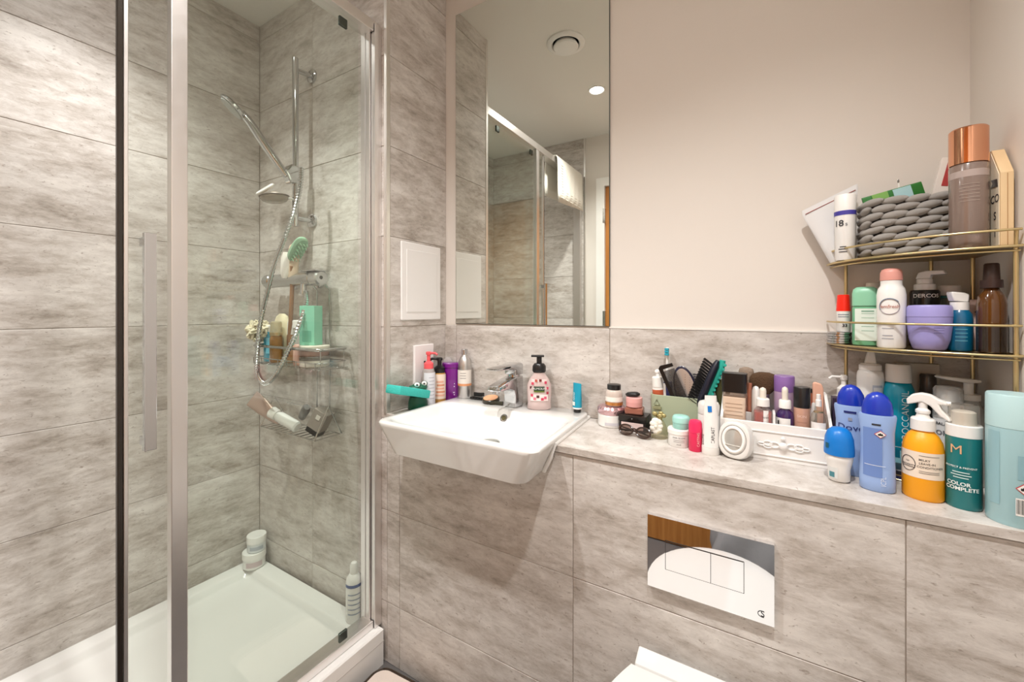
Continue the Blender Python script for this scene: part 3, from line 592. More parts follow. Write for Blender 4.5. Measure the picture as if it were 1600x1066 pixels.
# ---------------------------------------------------------------- flush plate and toilet
FX, FZ = -.0955, .6255
t = T('flush_plate', 'polished chrome dual flush plate on the tiled ledge front', 'flush plate', (FX, YS, FZ - .078))
MIRC = bpy.data.materials.new('polished_chrome'); MIRC.use_nodes = True; bq = MIRC.node_tree.nodes['Principled BSDF']; bq.inputs['Metallic'].default_value = 1; bq.inputs['Roughness'].default_value = .02; bq.inputs['Base Color'].default_value = (.86, .87, .89, 1)
box(t, 'plate', -.1175, .1175, -.012, -.0005, .0, .156, MIRC, 0)
box(t, 'button', -.079, .0075, -.0135, -.0125, .048, .108, MIRC, 0); box(t, 'button', .0085, .066, -.0135, -.0125, .048, .108, MIRC, 0)
bm = bmesh.new()
for q in ((-.0805, .0675, .1085, .1095), (-.0805, .0675, .0465, .0475), (-.0805, -.0795, .0465, .1095), (.0075, .0085, .0475, .1085), (.0665, .0675, .0465, .1095)): add_box(bm, q[0], q[1], -.0124, -.01205, q[2], q[3])
bm_obj('button_gap', bm, DARK, t, smooth=False)
flat_text(t, 'S', .016, (.0985, -.0126, .018), (R(90), 0, 0), DARK); tube(t, 'emblem_swoosh', [(.0985 + .008 * math.cos(b), -.0125, .018 + .006 * math.sin(b)) for b in [R(100 + 17 * i) for i in range(12)]], .0006, DARK, 4)
t = T('toilet', 'white wall hung toilet with closed lid below the flush plate', 'toilet', (FX, YS, .06))
def tr(z, hw, y0_, y1_, ex=2.6): return ring(z, hw, (y1_ - y0_) / 2, 40, ex, 0, (y0_ + y1_) / 2)
v, f = loft([tr(.02, .10, -.30, -.002), tr(.06, .125, -.36, -.001), tr(.2, .158, -.44, -.001), tr(.31, .174, -.485, -.001, 2.4), tr(.325, .172, -.482, -.002, 2.4)])
raw('pan', v, f, CER, t)
def lid_line(z, hw, y0_, y1_, back):
    pts = []; yc = y1_ - .20                                            # straight back edge, bulging sides, elliptic front
    for i in range(9): k = i / 8; pts.append((hw - (hw - back) * (1 - k) ** 2, y1_ + (yc - y1_) * k, z))
    for i in range(1, 24): a_ = PI * i / 24; pts.append((hw * math.cos(a_), yc - (yc - y0_) * math.sin(a_), z))
    for i in range(9): k = 1 - i / 8; pts.append((-hw + (hw - back) * (1 - k) ** 2, y1_ + (yc - y1_) * k, z))
    return pts
v, f = loft([lid_line(.327, .176, -.488, -.085, .135), lid_line(.337, .178, -.491, -.082, .137), lid_line(.341, .174, -.486, -.086, .133)]); raw('seat', v, f, GLOSSW, t)
v, f = loft([lid_line(.342, .176, -.488, -.082, .136), lid_line(.354, .179, -.491, -.080, .138), lid_line(.360, .175, -.485, -.084, .134), lid_line(.364, .155, -.45, -.105, .115)]); raw('lid', v, f, CER, t)
prism(t, 'hinge_block', [(-.075, .328), (-.028, .328), (-.026, .358), (-.034, .364), (-.068, .352)], 'x', -.131, .131, CER, .003)
# scale on the floor, and a grey bag shape added to stand in for the viewer
t = T('bathroom_scale', 'pale speckled bathroom scale with dark rounded rim on the floor by the tray', 'scale', (-.885, .775, 0), rz=R(4))
v, f = loft([rr(.135, .135, .0, .04), rr(.14, .14, .006, .045), rr(.14, .14, .026, .045), rr(.135, .135, .03, .042)]); raw('rim', v, f, M((52, 40, 30), .25), t)
v, f = loft([rr(.126, .126, .0302, .036), rr(.125, .125, .033, .036)]); raw('platform', v, f, M((214, 200, 190), .6, bump=.5, bscale=180), t)
t = T('viewer_stand_in', 'slumped grey fabric bag shape by the door, added to stand in for the viewer in the flush plate', 'stand-in', (.045, -.115, 0))
rs = []
for k in range(14):
    z = .64 * k / 13; rr_ = (.20 + .03 * math.sin(k * .6)) * (1 - .35 * (k / 13) ** 3)
    rs.append([((rr_ + .014 * math.sin(7 * b + k * .8) + .008 * math.sin(13 * b - k)) * math.cos(b), .7 * (rr_ + .014 * math.sin(7 * b + k * .8)) * math.sin(b), z) for b in [2 * PI * i / 48 for i in range(48)]])
v, f = loft(rs); raw('cloth', v, f, M((150, 150, 152), .8, bump=.3, bscale=90), t, ang=80)
tube(t, 'drawstring', [(.1 * math.cos(b), .075 * math.sin(b), .645) for b in [2 * PI * i / 20 for i in range(20)]], .006, M((110, 110, 112), .8), 6, True)
# ---------------------------------------------------------------- ledge, left group
LB = LEDGE
x, y = -.374, 1.182; a = to_cam(x, y)
t = T('face_cream_jar', 'big white cream jar with shiny pink lid, under the black lidded jar', 'jar', (x, y, LB))
body(t, 'jar', [(0, .036), (.004, .039), (.034, .0395), (.037, .037)], GLOSSW, n=40); body(t, 'lid', [(.037, .039), (.041, .0415), (.052, .0415), (.058, .037), (.0605, .028), (.061, .001)], M((222, 186, 192), .14, .85), n=40)
patch(t, 'label', .0395, .0395, .008, .016, a + .2, 1.4, M((206, 204, 210), .4))
x, y = -.366, 1.178; a = to_cam(x, y)
t = T('night_cream_jar', 'small glass jar with black lid stacked on the pink lidded white jar', 'jar', (x, y, LB + .0615))
body(t, 'jar', [(0, .023), (.003, .0245), (.034, .0245), (.042, .022), (.045, .019)], M((206, 192, 182), .12, coat=.5)); body(t, 'lid', [(.045, .0185), (.047, .0195), (.059, .0195), (.060, .018)], BLACK)
patch(t, 'label', .0245, .0245, .013, .026, a, 2.6, M((246, 240, 232), .4)); patch(t, 'copper_band', .0245, .0245, .002, .011, a, 2.9, M((206, 142, 82), .25, .6), eps=.0007)
t = T('eyeshadow_box', 'black box with a pinkish window standing on the ledge beside the jar stack', 'box', (-.305, 1.172, LB))
box(t, 'base', -.037, .037, -.026, .026, 0, .026, BLACK, .002); box(t, 'window', -.030, .030, -.0268, -.0258, .006, .025, M((226, 204, 200), .4), 0); box(t, 'lid', -.0385, .0385, -.0275, .027, .0268, .045, M((28, 26, 25), .2), .002); ball(t, 'clasp', (.0, -.028, .036), .0016, SATIN)
t = T('bronze_compact', 'brown bronze square compact on top of the black box', 'compact', (-.305, 1.172, LB + .0455), rz=R(6))
box(t, 'case', -.025, .025, -.019, .019, 0, .019, M((168, 112, 96), .25, .4), .004)
t = T('blush_pot', 'pink pot standing on the bronze compact', 'pot', (-.306, 1.172, LB + .065))
body(t, 'pot', [(0, .020), (.002, .0222), (.014, .0222)], M((222, 160, 156), .35)); body(t, 'lid', [(.014, .0226), (.026, .0222), (.028, .019)], M((232, 172, 168), .3))
t = T('black_hair_tie', 'small black oval pad on top of the pink pot', 'pad', (-.309, 1.170, LB + .0935), ry=R(-6))
body(t, 'pad', [(0, .014, .01), (.003, .020, .014), (.008, .0205, .0145), (.012, .014, .01), (.0125, .001, .001)], BLACK, ang=60)
TORT = M((54, 34, 24), .25)
t = T('eyeglasses', 'dark tortoiseshell folded glasses lying on the ledge in front of the black box', 'glasses', (-.286, 1.108, LB + .001), rz=R(-10))
for s in (-1, 1):
    tube(t, 'rim', [(s * .024 + .019 * math.cos(b), .004 * math.sin(b) - .006, .0145 + .0125 * math.sin(b)) for b in [2 * PI * i / 24 for i in range(24)]], .0024, TORT, 6, True)
    body(t, 'lens', [(0, .0175, .0115), (.0008, .0175, .0115)], clear((206, 196, 190), .05), loc=(s * .024, -.0055, .0145), rot=(R(72), 0, 0))
    tube(t, 'temple', [(s * .043, -.005, .02), (s * .044, .008, .016), (-s * .02, .014 + .004 * s, .007), (-s * .038, .012 + .004 * s, .004)], .0021, TORT, 6)
tube(t, 'bridge', [(-.006, -.007, .019), (0, -.007, .021), (.006, -.007, .019)], .0022, TORT, 6)
# sage bin with brushes
bx0, bx1, by0, by1, bh = -.262, -.122, 1.160, 1.224, .106
SAGE = M((170, 180, 154), .5)
t = T('sage_bin', 'sage green rounded bin holding combs and hairbrushes on the ledge', 'bin', ((bx0 + bx1) / 2, (by0 + by1) / 2, LB))
hx, hy = (bx1 - bx0) / 2, (by1 - by0) / 2
v, f = loft([rr(hx - .004, hy - .003, 0, .016), rr(hx, hy, bh, .02), rr(hx - .002, hy - .002, bh + .001, .018), rr(hx - .004, hy - .004, bh, .016), rr(hx - .007, hy - .006, .004, .014)]); raw('bin', v, f, SAGE, t)
SG2 = M((146, 146, 112), .5)
tube(t, 'triangle_loop', [(-.058, -hy - .001, bh - .026), (-.050, -hy - .001, bh - .012), (-.042, -hy - .001, bh - .026)], .0013, SG2, 6, True)
box(t, 'tag', -.060, -.038, -hy - .003, -hy + .001, bh - .038, bh - .030, SG2, .001)
BT = LB + .012
def rest(name, label, cat, base, tip): # a tool leaning in the bin: local z runs from base to tip
    d = Vector(tip) - Vector(base); o = T(name, label, cat, base); o.rotation_mode = 'XYZ'
    z_ = d.normalized(); x_ = Vector((0, 1, 0)).cross(z_).normalized(); y_ = z_.cross(x_)
    o.rotation_euler = Matrix((x_, y_, z_)).transposed().to_euler(); return o, d.length
t, L_ = rest('toothbrush', 'white toothbrush with teal bristles sticking up from the sage bin', 'toothbrush', (-.225, 1.205, BT), (-.224, 1.21, 1.048))
tube(t, 'handle', [(0, 0, 0), (0, 0, L_ * .5), (0, 0, L_ - .03)], [.006, .005, .003], WHITE, 10); body(t, 'head', [(L_ - .03, .003, .003), (L_ - .022, .006, .004), (L_ - .004, .006, .004), (L_, .003, .003)], WHITE, n=16)
for q in range(3): box(t, 'bristle_tuft', -.0055, .0055, -.012, -.003, L_ - .022 + .007 * q, L_ - .016 + .007 * q, M((40, 160, 180), .8), .001)
t, L_ = rest('electric_toothbrush', 'white slim toothbrush handle leaning left in the sage bin', 'toothbrush', (-.225, 1.19, BT), (-.250, 1.205, .978))
tube(t, 'handle', [(0, 0, 0), (0, 0, L_ * .7), (0, 0, L_)], [.008, .007, .005], WHITE, 12); ball(t, 'tip', (0, 0, L_), .0075, WHITE)
t, L_ = rest('toothpaste_tube', 'white capped tube with an orange print at the left of the sage bin', 'tube', (-.238, 1.187, LB + .02), (-.2465, 1.184, .968))
body(t, 'tube', [(0, .015, .003), (.06, .0145, .011), (L_ - .032, .0145, .0135), (L_ - .028, .013, .012)], M((240, 234, 228), .35)); body(t, 'cap', [(L_ - .028, .0138), (L_ - .002, .0135), (L_, .0115)], WHITE)
body(t, 'orange_band', [(L_ - .050, .0149, .0134), (L_ - .035, .0149, .0139)], M((196, 96, 60), .4), cap0=False, cap1=False)
t, L_ = rest('navy_tube', 'navy and white toothpaste carton edge showing behind the comb in the sage bin', 'tube', (-.216, 1.186, LB + .02), (-.222, 1.19, .955))
box(t, 'carton', -.008, .014, -.006, .006, 0, L_, M((44, 52, 110), .4), .002); box(t, 'white_band', -.0085, -.002, -.0065, -.0035, L_ - .05, L_ - .004, WHITE, 0)
t, L_ = rest('black_comb', 'black wide comb with fine teeth leaning in the sage bin', 'comb', (-.172, 1.174, LB + .03), (-.2365, 1.166, 1.000))
prism(t, 'spine', [(-.005, 0), (.005, 0), (.005, L_ - .012), (.034, L_ - .012), (.034, L_ - .003), (.002, L_), (-.005, L_ - .006)], 'y', -.002, .002, BLACK, .001)
bm = bmesh.new()
for k in range(34):
    z_ = .05 + (L_ - .07) * k / 33; add_box(bm, .0045, .034, -.0012, .0012, z_, z_ + .0021)
stuff(bm_obj('teeth', bm, M((40, 38, 38), .4), t, smooth=False))
t, L_ = rest('hand_mirror', 'oval silver backed hand mirror standing in the sage bin', 'hand mirror', (-.150, 1.186, LB + .02), (-.186, 1.188, .996))
body(t, 'frame', [(-.0025, .026, .056), (0, .029, .060), (.0025, .026, .056)], M((40, 40, 60), .25), loc=(.0, 0, L_ - .055), rot=(R(90), 0, R(0)), n=40)
body(t, 'glass', [(.0026, .0245, .053), (.0031, .024, .0525)], M((212, 207, 203), .3, .6), loc=(0, 0, L_ - .055), rot=(R(90), 0, 0), n=40); tube(t, 'grip', [(0, 0, 0), (0, 0, L_ - .10)], .005, M((40, 40, 60), .25), 10)  # pale half-metal glass colour stands in for the light it would mirror
def bristle_obj(t, pts, mat, r=.0011):
    V = []; F = []
    for p0, p1 in pts:
        v_, f_ = sweep_data([p0, p1], [r, r * .8], 4); o_ = len(V); V += v_; F += [tuple(q + o_ for q in ff) for ff in f_]
    return stuff(raw('bristles', V, F, mat, t))
t, L_ = rest('round_hairbrush', 'black round hairbrush with radial bristles in the sage bin', 'hairbrush', (-.170, 1.206, LB + .02), (-.168, 1.208, .972))
tube(t, 'barrel', [(0, 0, 0), (0, 0, .05), (0, 0, .052), (0, 0, L_)], [.007, .007, .013, .013], BLACK, 16)
bristle_obj(t, [((.012 * math.cos(b), .012 * math.sin(b), z_), (.027 * math.cos(b), .027 * math.sin(b), z_)) for z_ in [.065 + .0065 * k for k in range(13)] for b in [2 * PI * q / 14 for q in range(14)]], M((60, 56, 62), .5), .0007)
t, L_ = rest('paddle_brush', 'teal ribbed hairbrush with black bristles leaning right in the sage bin', 'hairbrush', (-.150, 1.172, LB + .03), (-.083, 1.175, 1.024))
TQ = M((44, 176, 160), .35)
tube(t, 'back', [(.0, 0, 0), (0, 0, .05), (.003, 0, .10), (.003, 0, L_ - .02), (.0, 0, L_)], [.005, .006, .0075, .0085, .007], TQ, 12)
for k in range(11): prism(t, 'rib', [(.004, .062 + .0115 * k), (.0125, .064 + .0115 * k), (.0125, .069 + .0115 * k), (.004, .071 + .0115 * k)], 'y', -.007, .007, TQ, .001)
body(t, 'cushion', [(.055, .006, .012), (.07, .01, .02), (L_ - .02, .01, .02), (L_ - .005, .005, .01)], M((20, 22, 40), .4), loc=(-.010, 0, 0))
bristle_obj(t, [((-.016, q * .0062, z_), (-.042, q * .0085, z_ + .008)) for z_ in [.062 + .0072 * k for k in range(16)] for q in (-2, -1, 0, 1, 2)], BLACK, .0010)
# bottle with flower, jars, tubes
x, y = -.230, 1.132; a = to_cam(x, y)
t = T('flower_perfume_bottle', 'small clear perfume bottle with a white flower ornament in front of the sage bin', 'perfume bottle', (x, y, LB))
body(t, 'bottle', [(0, .019), (.003, .0215), (.02, .022), (.036, .016), (.045, .011)], clearish((244, 240, 226), .16, (226, 220, 196))); body(t, 'neck', [(.045, .008), (.055, .008)], GOLD)
for k in range(7):
    b = 2 * PI * k / 7; ball(t, 'petal', (.006 * math.cos(b) - .004, -.017 + .002 * math.cos(b), .034 + .013 * math.sin(b)), .011, M((240, 236, 226), .5), (1, .5, .8))
ball(t, 'flower_centre', (-.004, -.0235, .034), .0042, M((236, 230, 214), .5))
for k in range(5): ball(t, 'gold_leaf', (.012 * math.cos(2 * PI * k / 5), -.004 + .006 * math.sin(2 * PI * k / 5), .060 + .004 * (k % 2)), .007, M((176, 162, 110), .35, .4), (1, .6, .8), 10, 6)
x, y = -.175, 1.094; a = to_cam(x, y)
t = T('body_cream_jar', 'white printed cream jar under the small mint green jar', 'jar', (x, y, LB))
body(t, 'jar', [(0, .0235), (.003, .0255), (.031, .0255)], GLOSSW); body(t, 'lid', [(.0315, .0268), (.041, .0268), (.0435, .025)], WHITE)
wrap_text(t, 'AHA GLOW', .0055, .0255, .0255, a, .024, INK); wrap_text(t, 'mask', .005, .0255, .0255, a, .008, INK)
for k in range(2): patch(t, 'print_line', .0255, .0255, .0135 + .004 * k, .0143 + .004 * k, a, 1.0, M((130, 130, 130), .5))
x, y = -.170, 1.092; a = to_cam(x, y)
t = T('mint_jar', 'small mint green round jar stacked on the white printed cream jar', 'jar', (x, y, LB + .044))
body(t, 'jar', [(0, .0175), (.003, .0192), (.014, .0195)], M((156, 212, 202), .3)); body(t, 'lid', [(.0145, .0202), (.026, .0202), (.0305, .0175), (.032, .010), (.0321, .001)], M((164, 218, 208), .3), ang=50)
x, y = -.1345, 1.072; a = to_cam(x, y)
t = T('pink_deodorant', 'short hot pink stick with a domed cap on the ledge', 'stick', (x, y, LB))
body(t, 'tube', [(0, .0135), (.002, .0148), (.044, .0148)], M((228, 36, 88), .35)); body(t, 'cap', [(.0445, .0151), (.066, .0148), (.072, .0125), (.0735, .008), (.0738, .001)], M((232, 44, 96), .35), ang=50)
wrap_text(t, 'CASTING', .008, .0148, .0148, a + .45, .030, M((250, 190, 190), .5), vert=True)
x, y = -.101, 1.068; a = -PI / 2
t = T('white_cream_tube', 'tall white cream tube with a blue square standing on its cap', 'tube', (x, y, LB), rz=to_cam(x, y) + PI / 2 + R(16))
body(t, 'cap', [(0, .0185, .0165), (.002, .0195, .0175), (.017, .0195, .0175)], WHITE); body(t, 'tube', [(.0175, .019, .017), (.06, .0168, .0135), (.10, .0152, .008), (.124, .0132, .0025), (.136, .0128, .0016)], GLOSSW, ang=60)
raw('blue_square', [(-.0085, -.0092, .099), (.0005, -.0092, .099), (.0005, -.0062, .1125), (-.0085, -.0062, .1125)], [(0, 1, 2, 3)], M((0, 116, 200), .4), t, smooth=False, fix=False)
wrap_text(t, 'CICAPLAST', .0095, .0175, .0148, a + .05, .042, INK, vert=True, eps=.0012); wrap_text(t, 'BAUME', .008, .0178, .0150, a - 1.25, .034, INK, vert=True, eps=.0012)
x, y = -.110, 1.118
t = T('round_white_jar', 'rounded white bottle standing behind the white tube with the blue square', 'bottle', (x, y, LB))
body(t, 'bottle', [(0, .021), (.004, .0245), (.08, .0245), (.083, .023)], M((228, 226, 222), .35)); body(t, 'cap', [(.083, .0245), (.104, .0245), (.111, .021), (.114, .013), (.1145, .001)], M((222, 220, 216), .3), ang=50)
t = T('round_travel_light', 'white rounded cosmetic case with a round grey window leaning on the white box', 'case', (-.050, 1.060, LB), rz=R(-18), rx=R(-8))
v = []; 
rs = [[(.0345 * s * c_[0], yy, .0415 + .0415 * s * c_[1]) for c_ in [(q[0], q[1]) for q in ring(0, 1, 1, 48, 2.6)]] for yy, s in ((.014, .86), (.012, .96), (.004, 1), (-.008, 1), (-.013, .95), (-.0145, .88), (-.0148, .76))]
vv, ff = loft(rs); raw('case', vv, ff, M((226, 224, 220), .25, coat=.3), t)
tube(t, 'outer_groove', [(.0265 * math.cos(b), -.0146, .0425 + .0325 * math.sin(b)) for b in [2 * PI * i / 40 for i in range(40)]], .0009, M((150, 148, 144), .4), 6, True)
tube(t, 'bezel', [(.0215 * math.cos(b), -.0152, .0425 + .0265 * math.sin(b)) for b in [2 * PI * i / 40 for i in range(40)]], .0035, WHITE, 8, True)
body(t, 'window', [(0, .019, .0235), (.001, .0185, .023), (.0035, .011, .014), (.0038, .001, .001)], M((186, 184, 178), .1, .3), loc=(0, -.0148, .0425), rot=(R(90), 0, 0), n=40)
box(t, 'window_bar', -.016, .016, -.0192, -.0172, .030, .0315, M((216, 214, 208), .3), 0)
# white make-up organiser
WB = M((238, 236, 233), .45)
ox0, ox1, oy0, oy1, fh = -.083, .131, 1.088, 1.222, .082
t = T('makeup_organiser', 'white wooden make-up box with scroll ornament on its front', 'organiser', ((ox0 + ox1) / 2, oy0, LB))
ow, od = (ox1 - ox0) / 2, oy1 - oy0
box(t, 'base_board', -ow, ow, 0, od, 0, .008, WB, .001)
prism(t, 'front_board', [(0, .008), (.007, .008), (.007, fh), (0, fh)], 'x', -ow, ow, WB, .001)
for xa in (-ow, ow - .006): prism(t, 'side_board', [(.0072, .0085), (od - .0065, .0085), (od - .0065, .142), (od - .03, .142), (.0072, fh + .002)], 'x', xa, xa + .006, WB, .001)
box(t, 'back_board', -ow, ow, od - .006, od, .0085, .142, WB, .001); box(t, 'divider', -.0008, .0042, .0075, .05, .0085, .104, WB, .001); box(t, 'cross_divider', -ow + .0065, -.002, .06, .0635, .0085, .09, WB, .001)
for q in ((-ow + .012, ow - .012, .062, .065), (-ow + .012, ow - .012, .010, .013)): box(t, 'moulding', q[0], q[1], -.002, .0004, q[2], q[3], WB, .0008)
ball(t, 'rosette', (.018, -.004, .036), .0085, WB, (1, .6, 1)); ball(t, 'rosette_bud', (.018, -.003, .052), .0045, WB, (1, .6, 1), 10, 6)
for s in (-1, 1):
    for q, (cxx, czz, rx_, rz_) in enumerate(((.016, .036, .009, .006), (.029, .038, .008, .005), (.029, .032, .008, .004), (.041, .035, .007, .003))):
        tube(t, 'scroll', [(.018 + s * (cxx + rx_ * math.cos(b)), -.0015, czz + rz_ * math.sin(b)) for b in [2 * PI * i / 16 for i in range(16)]], .0018, WB, 6, True)
OB = LB + .0095
a = -PI / 2
x, y = -.0545, 1.128
t = T('square_foundation', 'square glass foundation bottle with a big black cap at the left of the make-up box', 'foundation', (x, y, OB), rz=R(-4))
body(t, 'bottle', [(0, .022, .014), (.003, .0245, .0155), (.118, .0245, .0155), (.120, .022, .014)], M((222, 198, 176), .12, coat=.6), ex=7); body(t, 'glass_shoulder', [(.120, .024, .0152), (.130, .024, .0152)], clearish((232, 222, 214), .2, (220, 200, 184)), ex=7)
body(t, 'cap', [(.1305, .0262, .017), (.175, .0262, .017), (.176, .025, .016)], BLACK, ex=8)
for k in range(7): box(t, 'print_line', -.018, .018, -.0164, -.0158, .05 + .009 * k, .0512 + .009 * k, M((196, 172, 152), .4), 0)
x, y = -.0235, 1.165
t = T('copper_lipgloss', 'slim copper lipgloss tube behind the square foundation', 'lipgloss', (x, y, OB))
body(t, 'tube', [(0, .0055, .0055), (.06, .0055, .0055)], M((200, 120, 100), .2), ex=5); body(t, 'cap', [(.0605, .0058, .0058), (.149, .0058, .0058)], M((206, 140, 116), .2, .7), ex=5)
x, y = -.0315, 1.192
t = T('small_powder_brush', 'small beige makeup brush standing behind the black foundation cap', 'makeup brush', (x, y, OB))
tube(t, 'handle', [(0, 0, 0), (0, 0, .14)], .004, M((190, 180, 170), .25, .6), 10); stuff(body(t, 'bristles', [(.14, .006, .005), (.158, .013, .008), (.172, .017, .009), (.18, .015, .008), (.184, .005, .003)], M((150, 132, 116), .9, bump=1, bscale=400), ang=60))
t = T('dark_leaf_brush', 'olive dark brush handle leaning at the left end of the make-up box', 'makeup brush', (-.072, 1.18, OB), ry=R(-6))
body(t, 'handle', [(0, .004, .004), (.06, .006, .005), (.12, .018, .006), (.145, .014, .005), (.15, .004, .003)], M((66, 66, 34), .4), ang=60)
x, y = .007, 1.185
t = T('fan_powder_brush', 'large dark brown fan shaped powder brush in the make-up box', 'makeup brush', (x, y, OB))
tube(t, 'handle', [(0, 0, 0), (0, 0, .085), (0, 0, .122)], [.004, .005, .008], M((50, 40, 34), .3), 12); body(t, 'ferrule', [(.085, .0085, .0065), (.122, .012, .0075)], SATIN)
stuff(body(t, 'bristles', [(.122, .012, .0075), (.135, .024, .010), (.150, .0315, .0105), (.160, .031, .0105), (.170, .024, .009), (.1745, .012, .005)], M((84, 60, 38), .85, bump=1, bscale=350), ang=60))
x, y = -.010, 1.142
t = T('white_tube', 'white rounded cosmetic tube in front of the fan brush', 'tube', (x, y, OB))
body(t, 'tube', [(0, .008), (.002, .009), (.1, .009), (.135, .0085), (.144, .005), (.146, .001)], PLW, ang=60)
def dropper(name, label, x, y, glass, liquid, lab, r, hs, top, ex=2):
    t = T(name, label, 'dropper bottle', (x, y, OB))
    body(t, 'bottle', [(0, r * .92), (.003, r), (hs - .014, r), (hs - .006, r * .86), (hs, r * .5), (hs + .004, r * .5)], glass, ex=ex, ang=60)
    if liquid: body(t, 'liquid', [(.002, r * .9), (hs * .9, r * .9)], liquid, ex=ex)
    body(t, 'collar', [(hs + .003, r * .70), (hs + .019, r * .68), (hs + .021, r * .6)], WHITE); body(t, 'bulb', [(hs + .021, r * .34), (top - .008, r * .36), (top - .003, r * .3), (top, r * .05)], M((232, 224, 210), .5), n=20, ang=60)
    return t
x, y = .004, 1.120
t = dropper('red_serum_dropper', 'clear square dropper bottle of red serum in the make-up box', x, y, clearish((240, 232, 230), .12, (236, 226, 222)), M((178, 44, 30), .15), 1, .0195, .102, .148, 5)
patch(t, 'label', .0196, .0196, .008, .098, to_cam(x, y) + .3, .5, M((240, 238, 236), .4), eps=.0012); wrap_text(t, 'AHA', .006, .0196, .0196, to_cam(x, y) + .25, .082, INK, eps=.002)
x, y = .047, 1.122; a = to_cam(x, y)
t = dropper('purple_serum_dropper', 'dark purple glass dropper bottle with white label in the make-up box', x, y, M((52, 24, 84), .1, coat=.6), None, 1, .0175, .102, .153)
patch(t, 'label', .0175, .0175, .012, .084, a - .35, 1.9, M((244, 242, 238), .4))
patch(t, 'label_mark', .0175, .0175, .068, .078, a - .75, .22, INK, eps=.0009); patch(t, 'print_line', .0175, .0175, .056, .0575, a - .4, 1.0, M((120, 120, 120), .5), eps=.0009); patch(t, 'print_line', .0175, .0175, .050, .0512, a - .4, 1.0, M((120, 120, 120), .5), eps=.0009)
x, y = .0475, 1.168
t = T('lilac_spray', 'two tone lilac and purple cylinder standing behind the purple dropper', 'bottle', (x, y, OB))
body(t, 'bottle', [(0, .0195), (.002, .0205), (.135, .0205)], M((190, 162, 190), .35)); body(t, 'cap', [(.1355, .0208), (.170, .0208), (.172, .0195)], M((136, 100, 164), .35))
x, y = .0785, 1.122
t = T('cylinder_foundation', 'round foundation bottle with a tall black cap in the make-up box', 'foundation', (x, y, OB))
body(t, 'bottle', [(0, .0145), (.002, .0155), (.110, .0155)], M((206, 160, 138), .15, coat=.6)); body(t, 'cap', [(.1105, .0158), (.154, .0158), (.1555, .0148)], BLACK)
a = to_cam(x, y); wrap_text(t, 'SKIN', .008, .0155, .0155, a, .092, M((236, 206, 190), .4)); patch(t, 'print_line', .0155, .0155, .078, .08, a, 1.2, M((180, 130, 110), .4))
t = T('white_stick', 'slim white bullet shaped stick between the foundation and the clear spray', 'stick', (.1015, 1.140, OB))
body(t, 'stick', [(0, .0065), (.098, .0065), (.104, .005), (.118, .0035), (.12, .001)], WHITE, ang=60)
x, y = .1075, 1.112; a = to_cam(x, y)
t = T('clear_mist_spray', 'clear glass mist spray bottle with a white nozzle at the right of the make-up box', 'spray bottle', (x, y, OB))
body(t, 'bottle', [(0, .0135), (.003, .0155), (.085, .0155), (.1, .013), (.108, .0075), (.118, .0068)], clearish((236, 232, 226), .10, (230, 226, 218)), ang=60); body(t, 'nozzle', [(.118, .0058), (.131, .0055), (.133, .004), (.143, .004), (.144, .003)], WHITE)
body(t, 'gold_neck', [(.104, .0086), (.1075, .0086)], GOLD); patch(t, 'label', .0155, .0155, .05, .085, a, 1.8, M((238, 234, 230), .4), eps=.0007)
t = T('eyeshadow_palette', 'upright black framed brown eyeshadow palette at the back of the make-up box', 'palette', (.094, 1.196, OB))
box(t, 'case', -.0145, .0145, -.004, .004, 0, .142, BLACK, .001)
for k in range(3): box(t, 'pan', -.0105, .0105, -.0048, -.0041, .10 - .036 * k, .132 - .036 * k, M((150, 84, 60), .5), .0005)
t = T('peach_puff', 'peach rounded flat makeup sponge standing at the back of the make-up box', 'makeup sponge', (.1155, 1.188, OB + .0))
prism(t, 'sponge', [(-.012, 0), (.0085, 0), (.0085, .145), (.005, .156), (-.008, .160), (-.012, .156)], 'y', -.006, .006, M((238, 184, 158), .6), .003)
# right group on the ledge
BL = M((150, 178, 226), .35); BLC = M((14, 52, 178), .3, coat=.3)
def deo(name, label, x, y, word, turn):
    t = T(name, label, 'deodorant', (x, y, LB), rz=to_cam(x, y) + PI / 2 + turn); a = -PI / 2
    body(t, 'can', [(0, .023, .015), (.003, .0255, .017), (.02, .0262, .0176), (.07, .0245, .0165), (.11, .0245, .0165), (.138, .0275, .018), (.142, .0265, .0172)], BL, ex=2.0, n=40, ang=60)
    body(t, 'cap', [(.1425, .0225, .0158), (.150, .0228, .0160), (.164, .0205, .0150), (.176, .0145, .0115), (.182, .007, .006), (.1835, .001, .001)], BLC, n=36, ang=70); return t, a
t, a = deo('roundtop_deodorant', 'tall blue deodorant with dark blue dome cap, hazard diamond facing front', .1865, 1.013, '', R(4))
patch(t, 'print_panel', .0252, .0170, .028, .118, a - .35, 1.15, M((110, 140, 200), .4), eps=.0008)
RED = M((206, 60, 60), .5)
def hazard(t, rx, ry, a, z, s):
    def dia(k, m, e, name):
        r = (rx + ry) / 2; pts = [(0, k), (k, 0), (0, -k), (-k, 0)]
        return raw(name, [((rx + e) * math.cos(a + p / r), (ry + e) * math.sin(a + p / r), z + q) for p, q in pts], [(0, 1, 2, 3)], m, t, smooth=False, fix=False)
    dia(s, RED, .0011, 'hazard_diamond'); dia(s * .84, WHITE, .0014, 'hazard_field')
    r = (rx + ry) / 2; fl = [(-.35, -.3), (.35, -.3), (.42, -.05), (.2, .3), (.12, .05), (0, .45), (-.2, .1), (-.32, .2), (-.42, -.05)]
    raw('flame', [((rx + .0017) * math.cos(a + p * s / r), (ry + .0017) * math.sin(a + p * s / r), z + q * s) for p, q in fl], [tuple(range(9))], BLACK, t, smooth=False, fix=False)
hazard(t, .0256, .0176, a + .12, .108, .0072)
